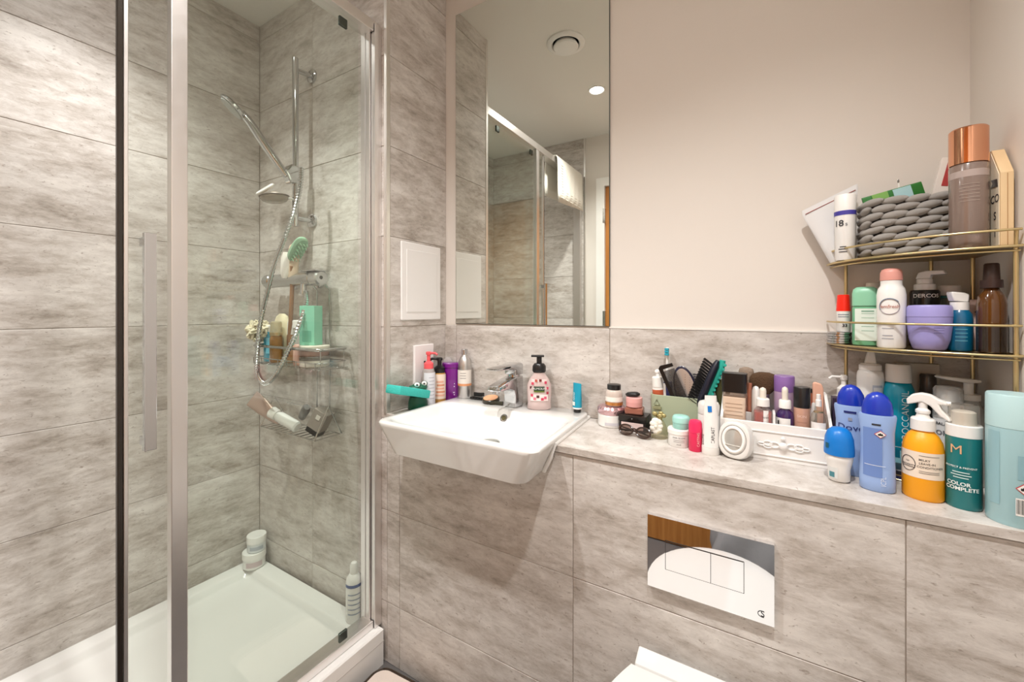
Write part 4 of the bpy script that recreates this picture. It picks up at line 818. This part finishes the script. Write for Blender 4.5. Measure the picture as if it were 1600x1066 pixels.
patch(t, 'dark_mark', .0252, .0170, .1235, .1265, a - .1, .5, INK, eps=.0009); patch(t, 'light_line', .0252, .017, .049, .0502, a - .2, 1.2, M((214, 226, 246), .4), eps=.0012)
wrap_text(t, 'ICPL', .009, .0258, .0174, a + .3, .022, M((214, 226, 246), .4), vert=True, eps=.001)
t, a = deo('wave_deodorant', 'blue deodorant with dark blue dome cap and script lettering behind the roll-on', .1585, 1.085, 'Dove', R(-4))
wrap_text(t, 'Dove', .017, .0248, .0167, a, .098, M((26, 40, 110), .4), eps=.001); patch(t, 'dark_mark', .0262, .0172, .1275, .1315, a, .75, M((26, 40, 110), .4), eps=.0012); patch(t, 'silver_bird', .0248, .0167, .112, .118, a, .25, M((176, 184, 196), .3, .5), eps=.001)
x, y = .132, 1.028; a = to_cam(x, y)
t = T('roll_on_deodorant', 'short white roll-on deodorant with a bright blue rounded cap', 'roll-on', (x, y, LB))
body(t, 'bottle', [(0, .014, .012), (.004, .0175, .0155), (.025, .018, .016), (.042, .0215, .0205), (.05, .0225, .0225), (.053, .021, .021)], GLOSSW, ex=2.1, ang=60)
body(t, 'cap', [(.0535, .0243), (.062, .0245), (.085, .0228), (.098, .0185), (.1045, .0115), (.106, .004), (.1062, .001)], M((8, 120, 206), .35), n=40, ang=70)
patch(t, 'label', .018, .016, .008, .036, a - .55, .9, M((214, 216, 214), .4), eps=.0012); patch(t, 'label_square', .018, .016, .010, .020, a - .6, .5, M((70, 130, 140), .4), eps=.0016); patch(t, 'cap_sticker', .0243, .0243, .066, .076, a - .85, .30, M((20, 90, 110), .4), eps=.0006)
t = T('plum_carton', 'narrow dark plum carton between the make-up box and the blue deodorant', 'carton', (.1465, 1.165, LB)); box(t, 'carton', -.010, .012, -.014, .014, 0, .142, M((52, 40, 62), .5), .001)
t = T('white_pump_bottle', 'translucent white pump bottle near the wall behind the blue deodorants', 'pump bottle', (.163, 1.203, LB))
body(t, 'bottle', [(0, .018), (.003, .020), (.13, .020), (.14, .012)], M((232, 232, 230), .3)); tall_pump(t, .139, .0125, PLW, (-1, -.2), .028, .022)
x, y = .206, 1.182; a = to_cam(x, y)
t = T('mousse_can', 'glossy white mousse can with a tall nozzle below the middle shelf', 'can', (x, y, LB))
body(t, 'can', [(0, .0225), (.003, .0238), (.19, .0238), (.2, .0225), (.206, .019)], GLOSSW, ang=60); body(t, 'collar', [(.206, .0195), (.216, .0195), (.220, .015)], WHITE); prism(t, 'spout', [(-.010, .219), (.010, .219), (.006, .247), (-.004, .248)], 'y', -.007, .007, WHITE, .002)
patch(t, 'label', .0238, .0238, .05, .175, a + .55, .8, M((190, 198, 214), .4)); patch(t, 'label_inner', .0238, .0238, .055, .17, a + .55, .65, M((232, 234, 238), .4), eps=.0009)
x, y = .2500, 1.174; a = to_cam(x, y)
TUR = M((0, 150, 178), .3, coat=.3)
t = T('turquoise_shampoo', 'tall turquoise bottle with a white cap and vertical lettering under the shelf', 'bottle', (x, y, LB))
body(t, 'bottle', [(0, .025), (.003, .0275), (.145, .0275), (.168, .0255), (.180, .0215), (.184, .019)], TUR, n=40, ang=60); body(t, 'cap', [(.184, .0208), (.187, .0212), (.220, .0205), (.2225, .019)], WHITE)
patch(t, 'pale_base', .0275, .0275, .004, .045, a, 3.0, M((150, 204, 214), .35), eps=.0006); patch(t, 'white_line', .0275, .0275, .0515, .0525, a, 3.0, WHITE, eps=.0006)
patch(t, 'swoosh', .0275, .0275, .03, .046, a - .6, 1.4, M((0, 110, 134), .35), eps=.0009)
wrap_text(t, 'MOROCCANOIL', .0165, .0275, .0275, a + .42, .106, M((214, 232, 236), .4), vert=True, spacing=1.05)
t = T('gold_rimmed_tin', 'low navy tin with gold rims behind the yellow bottle', 'tin', (.2400, 1.112, LB))
body(t, 'tin', [(0, .026), (.002, .027), (.010, .027)], M((24, 30, 78), .3)); body(t, 'rim', [(.0102, .0278), (.0125, .0278)], GOLD); body(t, 'lid', [(.0127, .027), (.020, .027), (.022, .025)], M((22, 22, 30), .3)); tube(t, 'lower_rim', ring(.003, .0275, .0275, 32, 2), .0009, GOLD, 5, True)
x, y = .2500, 1.018; a = to_cam(x, y)
ORG = M((250, 168, 16), .4)
t = T('yellow_spray_bottle', 'bright yellow orange trigger spray bottle with white label and nozzle', 'spray bottle', (x, y, LB))
body(t, 'bottle', [(0, .026), (.004, .0282), (.082, .0282), (.100, .026), (.112, .0205), (.119, .0145), (.121, .0135)], ORG, n=44, ang=60)
patch(t, 'label', .0282, .0282, .040, .086, a - .05, 2.5, M((240, 224, 206), .5), n=24)
for k, (s, off) in enumerate((('MILKY', .09), ('LEAVE-IN', .22), ('CONDITIONER', .38))):
    wrap_text(t, s, .0052, .0282, .0282, a - .02 + off, .0725 - .0062 * k, M((84, 80, 76), .5), bold=.01)
for k, z in enumerate((.0795, .0525, .0495)): patch(t, 'print_line', .0282, .0282, z, z + .0009, a + .3, .95, M((130, 124, 118), .5), eps=.0009)
r_ = .0282
tube(t, 'round_stamp', [((r_ + .001) * math.cos(a - .72 + .011 * math.cos(b) / r_), (r_ + .001) * math.sin(a - .72 + .011 * math.cos(b) / r_), .063 + .013 * math.sin(b)) for b in [2 * PI * i / 28 for i in range(28)]], .0005, INK, 4, True)
wrap_text(t, 'NOUGHTY', .0042, r_, r_, a - .70, .060, INK, bold=.02); wrap_text(t, 'hair', .004, r_, r_, a - .72, .067, INK); patch(t, 'stamp_band', r_, r_, .0565, .0575, a - .7, .7, INK, eps=.001)
body(t, 'collar', [(.1215, .0168), (.140, .0165), (.1425, .0145)], WHITE, n=36)
t2 = math.atan2(-.35, .94); ca, sa = math.cos(t2), math.sin(t2)
hdl = prism(t, 'trigger_head', [(-.020, .164), (-.021, .174), (-.014, .183), (-.002, .1875), (.010, .186), (.021, .179), (.031, .1755), (.031, .170), (.021, .170), (.024, .162), (.033, .150), (.037, .146), (.034, .142), (.022, .150), (.010, .166), (-.001, .172), (-.010, .168)], 'y', -.0075, .0075, WHITE, .002, rot=(0, 0, t2))
body(t, 'stem', [(.1425, .0105), (.148, .0085), (.150, .0085), (.152, .010), (.156, .010), (.160, .006), (.171, .006)], WHITE, n=20)
body(t, 'nozzle', [(0, .004), (.006, .004)], WHITE, loc=(.029 * ca, .029 * sa, .1728), rot=(0, R(90), t2), n=14)
x, y = .2975, 1.004; a = to_cam(x, y)
TL2 = M((6, 118, 122), .3, coat=.3)
t = T('teal_mist_bottle', 'teal cylinder bottle with clear overcap between the yellow and pale blue bottles', 'bottle', (x, y, LB))
body(t, 'bottle', [(0, .0205), (.003, .0222), (.121, .0222)], TL2, n=40); body(t, 'collar', [(.1212, .0226), (.140, .0226), (.1415, .021)], GLOSSW, n=40); body(t, 'inner_cap', [(.1416, .0155), (.162, .015), (.164, .012)], M((232, 226, 216), .4)); body(t, 'overcap', [(.1416, .0188), (.172, .0186), (.1745, .0175), (.1747, .001)], clearish((238, 236, 232), .10, (236, 230, 222)), n=36, cap0=False)
wrap_text(t, 'M', .021, .0222, .0222, a - .40, .100, M((232, 190, 150), .3, .3))
wrap_text(t, 'PROTECT & PREVENT', .0042, .0222, .0222, a - .18, .071, M((222, 232, 230), .4), bold=.02)
for k, z in enumerate((.062, .0575, .053)): patch(t, 'print_line', .0222, .0222, z, z + .0018, a - .15, (.9, 1.1, .8)[k], M((196, 220, 218), .4), eps=.0009)
wrap_text(t, 'COLOR', .0085, .0222, .0222, a - .30, .043, M((226, 236, 234), .4), bold=.03); wrap_text(t, 'COMPLETE', .0085, .0222, .0222, a - .10, .035, M((226, 236, 234), .4), bold=.03)
x, y = .3435, .972; a = to_cam(x, y)
PB = M((164, 202, 208), .3, coat=.2)
t = T('pale_blue_can', 'large pale blue lidded cylinder at the right end of the ledge', 'can', (x, y, LB))
body(t, 'can', [(0, .0285), (.003, .0298), (.151, .0298)], PB, n=48); body(t, 'lid', [(.1515, .0300), (.201, .0298), (.2035, .0285), (.204, .001)], M((184, 216, 218), .35), n=48)
patch(t, 'print_panel', .0298, .0298, .03, .145, a - .75, .55, M((146, 186, 194), .35), eps=.0005); patch(t, 'print_panel', .0298, .0298, .075, .112, a + .35, .4, M((136, 176, 186), .35), eps=.0005)
hazard(t, .0298, .0298, a + .35, .062, .0085)
patch(t, 'barcode_field', .0298, .0298, .02, .047, a + .35, .55, WHITE, eps=.0006)
for k in range(11): patch(t, 'barcode_bar', .0298, .0298, .023, .045, a + .11 + .045 * k, (.012, .026, .018)[k % 3], BLACK, eps=.001, n=1)
x, y = .3045, 1.098; a = to_cam(x, y)
t = T('clear_cap_conditioner', 'white bottle with clear overcap behind the yellow spray', 'bottle', (x, y, LB))
body(t, 'bottle', [(0, .0195), (.003, .0205), (.132, .0205)], M((222, 222, 220), .3), n=36); body(t, 'overcap', [(.1325, .0212), (.186, .0205), (.192, .017), (.1925, .001)], clearish((232, 232, 230), .28, (226, 224, 220)), n=36, ang=60); body(t, 'inner_pump', [(.1325, .013), (.165, .011), (.175, .008)], WHITE)
wrap_text(t, 'BALANCE', .007, .0205, .0205, a - .1, .122, INK, bold=.02); wrap_text(t, 'ORG', .012, .0205, .0205, a - .2, .105, M((110, 112, 116), .4), bold=.02)
t = T('flat_pump_bottle', 'pump bottle with a flat white pump head under the right of the shelf', 'pump bottle', (.3445, 1.140, LB))
body(t, 'bottle', [(0, .021), (.003, .0225), (.14, .0225), (.155, .016), (.163, .015)], clearish((230, 230, 226), .5, (222, 220, 216)), n=36); body(t, 'collar', [(.163, .0165), (.174, .0165)], WHITE); body(t, 'stem', [(.174, .007), (.2, .007)], WHITE)
prism(t, 'pump_head', [(-.050, .2055), (-.046, .2025), (-.008, .196), (.012, .197), (.014, .202), (-.046, .2085)], 'y', -.012, .012, WHITE, .002, rot=(0, 0, R(20)))
t = T('black_mini_spray', 'small black spray with a clear cap at the back below the shelf', 'spray bottle', (.3005, 1.192, LB))
body(t, 'bottle', [(0, .012), (.003, .0135), (.165, .0135)], BLACK); body(t, 'cap', [(.1655, .0132), (.200, .0128), (.203, .011)], M((70, 64, 60), .15))
t = T('pale_carton', 'pale plain carton leaning on the back wall under the corner shelf', 'carton', (.287, YB - TT - .012, LB)); box(t, 'carton', -.032, .036, -.006, .009, 0, .222, M((206, 198, 186), .55), .001)

# ---------------------------------------------------------------- gold corner shelf
SX, SY, RX, RY = XR - .003, YB - .006, .236, .204
def arc(z, k=1.0, n=20, off=0): return [(-RX * k * math.cos(b) + off, -RY * k * math.sin(b) + off, z) for b in [PI / 2 * i / n for i in range(n + 1)]]
t = T('corner_shelf', 'gold wire corner shelf with two tiers standing on the ledge', 'shelf', (SX, SY, LB))
for z, zr_ in ((1.075, 1.125), (1.260, 1.287)):
    zl = z - LB; tier = raw('shelf_plate', *loft([[(p[0], p[1], zl - .003) for p in [(0, 0, 0)] + arc(0, .985)], [(p[0], p[1], zl) for p in [(0, 0, 0)] + arc(0, .985)]]), M((150, 132, 92), .35, .9), t)
    tube(tier, 'front_wire', arc(zl - .001), .0024, GOLD, 8); tube(tier, 'under_wire', arc(zl - .008, .97), .0018, GOLD, 8)
    tube(t, 'guard_rail', [(p[0], p[1], zr_ - LB) for p in arc(0)], .0022, GOLD, 8)
    for p0, p1 in (((-RX, 0, zl), (0, 0, zl)), ((0, -RY, zl), (0, 0, zl))): tube(tier, 'edge_wire', [p0, p1], .0022, GOLD, 8)
for px_, py_ in ((-.202, -.002), (-.058, -.002), (-.004, -.03), (-.004, -.195)): tube(t, 'post', [(px_, py_, 0.0005), (px_, py_, .445)], .0034, GOLD, 10)
tube(t, 'post_brace', [(-.004, -.195, .445), (-.004, -.198, .472)], .0026, GOLD, 8)
M1 = 1.0765
# middle tier
t = T('silver_tin', 'flat silver tin, bottom of the stack at the left end of the middle shelf', 'tin', (.154, 1.190, M1), group='flat silver tins at the left of the middle shelf')
body(t, 'tin', [(0, .0225), (.001, .0235), (.0042, .0235), (.005, .0225)], SATIN)
for k in range(1, 5):
    r = t.copy(); C.objects.link(r); r.location = (.154 + .0006 * (-1) ** k, 1.190, M1 + .0053 * k)
    r['label'] = ('flat silver tin, second from the bottom of the stack on the middle shelf', 'flat silver tin, third from the bottom of the stack on the middle shelf', 'flat silver tin, fourth from the bottom of the stack on the middle shelf', 'flat silver tin, topmost of the stack and under the red capped stick')[k - 1]
    for ch in t.children:
        c = ch.copy(); C.objects.link(c); c.parent = r
x, y = .160, 1.186; a = to_cam(x, y)
t = T('red_cap_stick', 'white roll-on with a bright red cap standing on the stacked silver tins', 'deodorant', (x, y, M1 + .0266))
body(t, 'stick', [(0, .0115), (.002, .0128), (.046, .0128)], GLOSSW); body(t, 'cap', [(.0465, .0132), (.082, .0112), (.0835, .0095)], M((250, 40, 20), .3))
for k, z in enumerate((.038, .033)): patch(t, 'print_line', .0128, .0128, z, z + .0015, a, 1.6, M((120, 130, 150), .4))
wrap_text(t, '33', .009, .0128, .0128, a + .2, .014, INK, bold=.04)
x, y = .1930, 1.156; a = -PI / 2
MINT = M((142, 204, 170), .35)
t = T('mint_deodorant', 'mint green deodorant with white label on the middle shelf', 'deodorant', (x, y, M1), rz=to_cam(x, y) + PI / 2)
t.scale = (1.03, 1.03, 1.02)
body(t, 'body', [(0, .0195, .0135), (.003, .0212, .0148), (.08, .0212, .0148)], M((120, 190, 150), .35), ex=3.2, n=40); body(t, 'cap', [(.083, .0216, .0152), (.108, .0216, .0152), (.118, .0195, .0135), (.1225, .014, .009), (.1235, .001, .001)], MINT, ex=3, n=40, ang=60)
body(t, 'collar', [(.080, .0205, .014), (.083, .0205, .014)], M((96, 150, 116), .4), ex=3.2)
box(t, 'label', -.0165, .018, -.0157, -.0149, .010, .077, M((226, 238, 228), .4), 0)
for k in range(5): box(t, 'print_line', -.006, .014, -.0160, -.0157, .030 + .009 * k, .0312 + .009 * k, M((150, 186, 166), .4), 0)
box(t, 'print_line', -.006, .014, -.0160, -.0157, .070, .073, M((130, 170, 150), .4), 0)
t = T('white_roll_bottle', 'slim white lidded bottle behind the mint deodorant', 'bottle', (.2150, 1.205, M1)); body(t, 'bottle', [(0, .0125), (.002, .0138), (.112, .0138)], M((226, 222, 214), .4)); body(t, 'cap', [(.1125, .0128), (.135, .0126), (.1365, .0115)], M((232, 226, 214), .4))
x, y = .2235, 1.098; a = to_cam(x, y)
t = T('intimate_spray', 'white spray can with a dusty pink cap and round floral logo on the middle shelf', 'spray can', (x, y, M1))
body(t, 'can', [(0, .0205), (.003, .0222), (.105, .0226), (.118, .0205), (.124, .0168), (.128, .0166), (.134, .0166)], GLOSSW, n=40, ang=60); body(t, 'cap', [(.1345, .0172), (.150, .0168), (.156, .0145), (.1585, .009), (.159, .001)], M((216, 152, 140), .4), n=36, ang=60)
for k, c in enumerate(((150, 140, 144), (110, 140, 164))):
    r_ = .0225; R_ = .0150 + .0012 * k
    tube(t, 'logo_ring', [((r_ + .0009) * math.cos(a - .12 + R_ * math.cos(b) / r_), (r_ + .0009) * math.sin(a - .12 + R_ * math.cos(b) / r_), .082 + R_ * math.sin(b)) for b in [2 * PI * i / 28 + k * .6 for i in range(28 if not k else 14)]], .0007, M(c, .4), 4, not k)
wrap_text(t, 'femfresh', .0088, .0226, .0226, a - .12, .082, M((190, 140, 130), .4), bold=.02)
for k, z in enumerate((.046, .038, .024, .018)): patch(t, 'print_line', .0224, .0224, z, z + .0016, a - .25, (1.1, .8, .7, .8)[k], M((158, 158, 166), .4))
x, y = .2745, 1.082; a = to_cam(x, y)
LAV = M((158, 152, 212), .35)
t = T('lavender_jar', 'wide lavender cream jar in the middle of the shelf tier', 'jar', (x, y, M1))
body(t, 'jar', [(0, .021), (.003, .0235), (.02, .0285), (.045, .0310), (.062, .0315)], LAV, n=44, ang=60); body(t, 'lid', [(.0625, .0318), (.080, .0314), (.084, .0295), (.085, .02), (.0852, .001)], LAV, n=44, ang=50)
for k in range(4): patch(t, 'print_line', .0308, .0308, .047 - .005 * k, .0482 - .005 * k, a + .45, .5, M((120, 116, 176), .4), eps=.0012 - .0008 * k if k < 2 else -.0004)
x, y = .2890, 1.166; a = to_cam(x, y)
t = T('black_label_pump', 'pump bottle with white head and black shoulder behind the lavender jar', 'pump bottle', (x, y, M1))
body(t, 'bottle', [(0, .0215), (.003, .0228), (.112, .0228), (.116, .021)], M((24, 22, 22), .3), n=36); body(t, 'collar', [(.1162, .0165), (.128, .0163), (.1295, .0125), (.139, .012), (.1395, .0105)], WHITE)
prism(t, 'pump_head', [(-.012, .1395), (.010, .1395), (.011, .147), (.033, .147), (.030, .155), (.004, .156), (-.008, .153)], 'y', -.008, .008, WHITE, .002, rot=(0, 0, R(-30)))
wrap_text(t, 'DERCOS', .0105, .0228, .0228, a + .1, .104, WHITE, bold=.02)
t = T('glass_lidded_jar', 'glass jar with white lid at the back of the middle shelf', 'jar', (.3325, 1.192, M1)); body(t, 'jar', [(0, .0155), (.003, .0168), (.105, .0168)], clearish((206, 220, 214), .35, (170, 180, 176))); body(t, 'lid', [(.1055, .0175), (.124, .0172), (.1255, .016)], WHITE); body(t, 'teal_band', [(.1, .0172), (.1045, .0172)], M((60, 130, 136), .4), cap0=False, cap1=False)
x, y = .3175, 1.090; a = to_cam(x, y)
t = T('blue_pump_serum', 'deep blue serum bottle with a white pump cap on the middle shelf', 'pump bottle', (x, y, M1))
body(t, 'bottle', [(0, .0165), (.003, .0178), (.058, .0178), (.068, .0165), (.075, .0125)], M((6, 96, 136), .25, coat=.4), n=36, ang=60); body(t, 'collar', [(.0752, .0128), (.090, .0126)], PLW); prism(t, 'pump_head', [(-.015, .104), (-.012, .092), (.009, .090), (.010, .104), (.004, .1075), (-.015, .1095)], 'y', -.009, .009, PLW, .002, rot=(0, 0, R(10)))
for k in range(5): patch(t, 'print_line', .0178, .0178, .018 + .007 * k, .0195 + .007 * k, a + .15, .9, M((90, 170, 196), .4))
t = T('pink_card_box', 'thin pale pink card box standing beside the amber bottle', 'carton', (.350, 1.112, M1), rz=R(-35)); box(t, 'carton', -.011, .009, -.005, .005, 0, .095, M((232, 200, 190), .5), .0008); box(t, 'print_mark', -.004, .005, -.0054, -.005, .07, .073, INK, 0)
x, y = .3500, 1.064
t = T('amber_spray_bottle', 'amber brown glass bottle with a dark cap at the right end of the middle shelf', 'spray bottle', (x, y, M1))
body(t, 'bottle', [(0, .0172), (.003, .0186), (.085, .0186), (.1, .0165), (.109, .0105), (.114, .009)], M((92, 54, 18), .1, coat=.6, trans=.15), n=36, ang=60); body(t, 'collar', [(.1142, .0142), (.128, .0138)], M((50, 30, 26), .35)); body(t, 'cap', [(.1282, .0105), (.156, .0095), (.158, .008)], M((54, 34, 28), .35))
body(t, 'dark_base', [(.001, .01876), (.045, .01876)], M((40, 26, 16), .15, coat=.5), n=36, cap0=False, cap1=False)
# top tier
T1 = 1.2615
t = T('white_squeeze_tube', 'large translucent white squeeze tube with slanted crimp at the left of the top shelf', 'tube', (.1540, 1.199, T1), ry=R(-7))
v, f = loft([ring(0, .016, .013, 32, 2), ring(.006, .018, .014, 32, 2)] + [[(p[0] * (.018 + .036 * k) / 1, p[1] * (.0145 - .012 * k), .006 + (.135 + .018 * p[0]) * k) for p in ring(0, 1, 1, 32, 2.2)] for k in (.3, .6, .85, 1)] + [[(p[0] * .054, p[1] * .0018, .006 + (.147 + .018 * p[0])) for p in ring(0, 1, 1, 32, 2.2)]])
raw('tube', v, f, M((226, 226, 226), .3), t, ang=60)
tube(t, 'red_crimp_line', [(.054 * q, -.0028, .006 + .135 + .018 * q) for q in (-.9, 0, .9)], .0009, M((150, 70, 62), .4), 5)
x, y = .1595, 1.160; a = to_cam(x, y)
t = T('purple_band_tube', 'white cylinder tube with a purple band and number at the left of the top shelf', 'tube', (x, y, T1))
body(t, 'tube', [(0, .0165), (.003, .0178), (.105, .0192)], GLOSSW, n=36); body(t, 'cap', [(.1055, .0193), (.142, .0190), (.1445, .0175)], WHITE, n=36); body(t, 'purple_band', [(.0985, .0196), (.108, .0197)], M((70, 64, 160), .4), n=36, cap0=False, cap1=False)
wrap_text(t, '18', .019, .0190, .0190, a - .6, .080, INK, bold=.01); wrap_text(t, 's', .013, .0190, .0190, a + .12, .078, M((120, 120, 124), .5))
for k, z in enumerate((.028, .023, .017)): patch(t, 'print_line', .0182, .0182, z, z + .0018, a - .2, (.6, .9, .8)[k], INK, eps=.0008)
# chunky knit basket: each plump strand a piece
gx0, gx1, gy0, gy1 = .184, .338, 1.108, 1.214
t = T('knitted_basket', 'chunky grey knitted basket on the top shelf', 'basket', ((gx0 + gx1) / 2, (gy0 + gy1) / 2, T1))
hx, hy = (gx1 - gx0) / 2 - .008, (gy1 - gy0) / 2 - .008
KN = M((196, 191, 185), .95, bump=.9, bscale=220)
v, f = loft([rr(hx - .008, hy - .008, .002, .02), rr(hx - .004, hy - .004, .118, .022), rr(hx - .009, hy - .009, .118, .02), rr(hx - .012, hy - .012, .006, .018)]); raw('shade_liner', v, f, M((92, 87, 82), .95), t)  # dark inner sheet: shade in the gaps between strands, put into its colour
bm = bmesh.new(); bmesh.ops.create_uvsphere(bm, u_segments=10, v_segments=8, radius=1); sme = bpy.data.meshes.new('strand'); bm.to_mesh(sme); bm.free(); sme.materials.append(KN)
for p in sme.polygons: p.use_smooth = True
per = rr(hx, hy, 0, .024, 12)
# resample the outline
seg = [(Vector(per[i]), Vector(per[(i + 1) % len(per)])) for i in range(len(per))]; tot = sum((b_ - a_).length for a_, b_ in seg)
def along(s):
    s %= tot
    for a_, b_ in seg:
        l_ = (b_ - a_).length
        if s <= l_: return a_ + (b_ - a_) * (s / l_ if l_ else 0), math.atan2(b_.y - a_.y, b_.x - a_.x)
        s -= l_
NS = 12
for row in range(8):
    for i in range(NS):
        p, ang_ = along(tot * (i + .5 * (row % 2) + .12 * random.random()) / NS)
        o = bpy.data.objects.new('strand', sme); C.objects.link(o); o.parent = t
        o.location = (p.x, p.y, .009 + .0148 * row + .0015 * random.random()); o.scale = (.0205 + .003 * random.random(), .0095, .0076 + .001 * random.random()); o.rotation_euler = (0, R(-11 + 5 * random.random()), ang_)
t = T('green_sachet', 'green and pale blue sachet poking out of the knitted basket', 'sachet', (.238, 1.150, T1 + .121), ry=R(76), rz=R(8))
body(t, 'sachet', [(-.05, .022, .002), (-.046, .022, .002), (-.03, .022, .006), (.03, .022, .006), (.046, .022, .002), (.05, .022, .002)], M((44, 116, 50), .3), ex=4, ang=50, rot=(0, 0, 0)); box(t, 'blue_panel', -.020, .014, -.0075, -.0062, .0, .030, M((168, 206, 210), .4), .0003); box(t, 'pale_stripe', -.021, .0, -.0072, -.006, -.035, -.008, M((126, 176, 90), .4), .0003)
t = T('lilac_packet', 'pale lilac packet lying under the green sachet in the basket', 'packet', (.250, 1.148, T1 + .106), ry=R(70)); body(t, 'packet', [(-.035, .018, .001), (-.02, .02, .005), (.02, .02, .005), (.035, .018, .001)], M((196, 196, 220), .4), ex=3, loc=(.012, -.012, 0), ang=60)
t = T('interdental_pick', 'thin white pick sticking up from the green sachet', 'pick', (.250, 1.168, T1 + .118)); tube(t, 'pick', [(0, 0, 0), (.0, 0, .035), (-.002, 0, .05)], [.0018, .0016, .0008], WHITE, 6); ball(t, 'tip', (-.001, 0, .045), .0018, M((120, 116, 110), .4), (1, 1, 2.5), 8, 6)
t = T('red_stripe_box', 'white box with a red stripe sticking out of the back of the basket', 'box', (.308, 1.182, T1 + .09), ry=R(12)); box(t, 'box', -.014, .022, -.008, .008, 0, .112, M((238, 230, 222), .5), .001); box(t, 'red_stripe', -.004, .006, -.0086, -.008, .055, .105, M((180, 60, 60), .5), 0)
x, y = .3225, 1.068; a = to_cam(x, y)
t = T('copper_cap_bottle', 'tall smoky glass bottle with a shiny copper cap on the top shelf', 'perfume bottle', (x, y, T1))
body(t, 'bottle', [(0, .0235), (.003, .0252), (.150, .0252), (.153, .0235)], M((146, 126, 116), .18, coat=.5, trans=.25), n=44); body(t, 'cap', [(.1535, .0254), (.216, .0254), (.2185, .0235), (.219, .001)], M((232, 172, 138), .10, 1), n=48)
body(t, 'pale_band', [(.128, .02535), (.140, .02535)], M((176, 160, 154), .3), n=44, cap0=False, cap1=False)
for k in range(6): patch(t, 'print_line', .0252, .0252, .084 + .006 * k, .0848 + .006 * k, a + .05, 1.0, M((176, 160, 150), .4), eps=.0007)
# wooden sign block on the right
t = T('wooden_block_sign', 'pale wooden block sign with black lettering against the right wall on the top shelf', 'sign', (.3605, 1.044, T1))
WD = M((222, 192, 148), .6, bump=.2, bscale=60)
prism(t, 'block', [(0, 0), (.10, 0), (.10, .176), (.032, .176), (0, .128)], 'x', -.0065, .0095, WD, .001)
prism(t, 'cream_face', [(.003, .003), (.099, .003), (.099, .173), (.034, .173), (.003, .126)], 'x', -.0075, -.0066, M((238, 226, 202), .5), 0)
box(t, 'groove', .0015, .0022, -.0006, .0, .002, .126, M((170, 130, 84), .6), 0)
for s, z in (('CO', .085), ('S', .055), ('T', .025)): flat_text(t, s, .020, (-.0079, .016, z), (R(90), 0, R(-90)), INK, bold=.01)
prism(t, 'black_flag', [(.006, .105), (.03, .108), (.024, .115), (.03, .122), (.008, .119)], 'x', -.0081, -.0076, BLACK, 0)
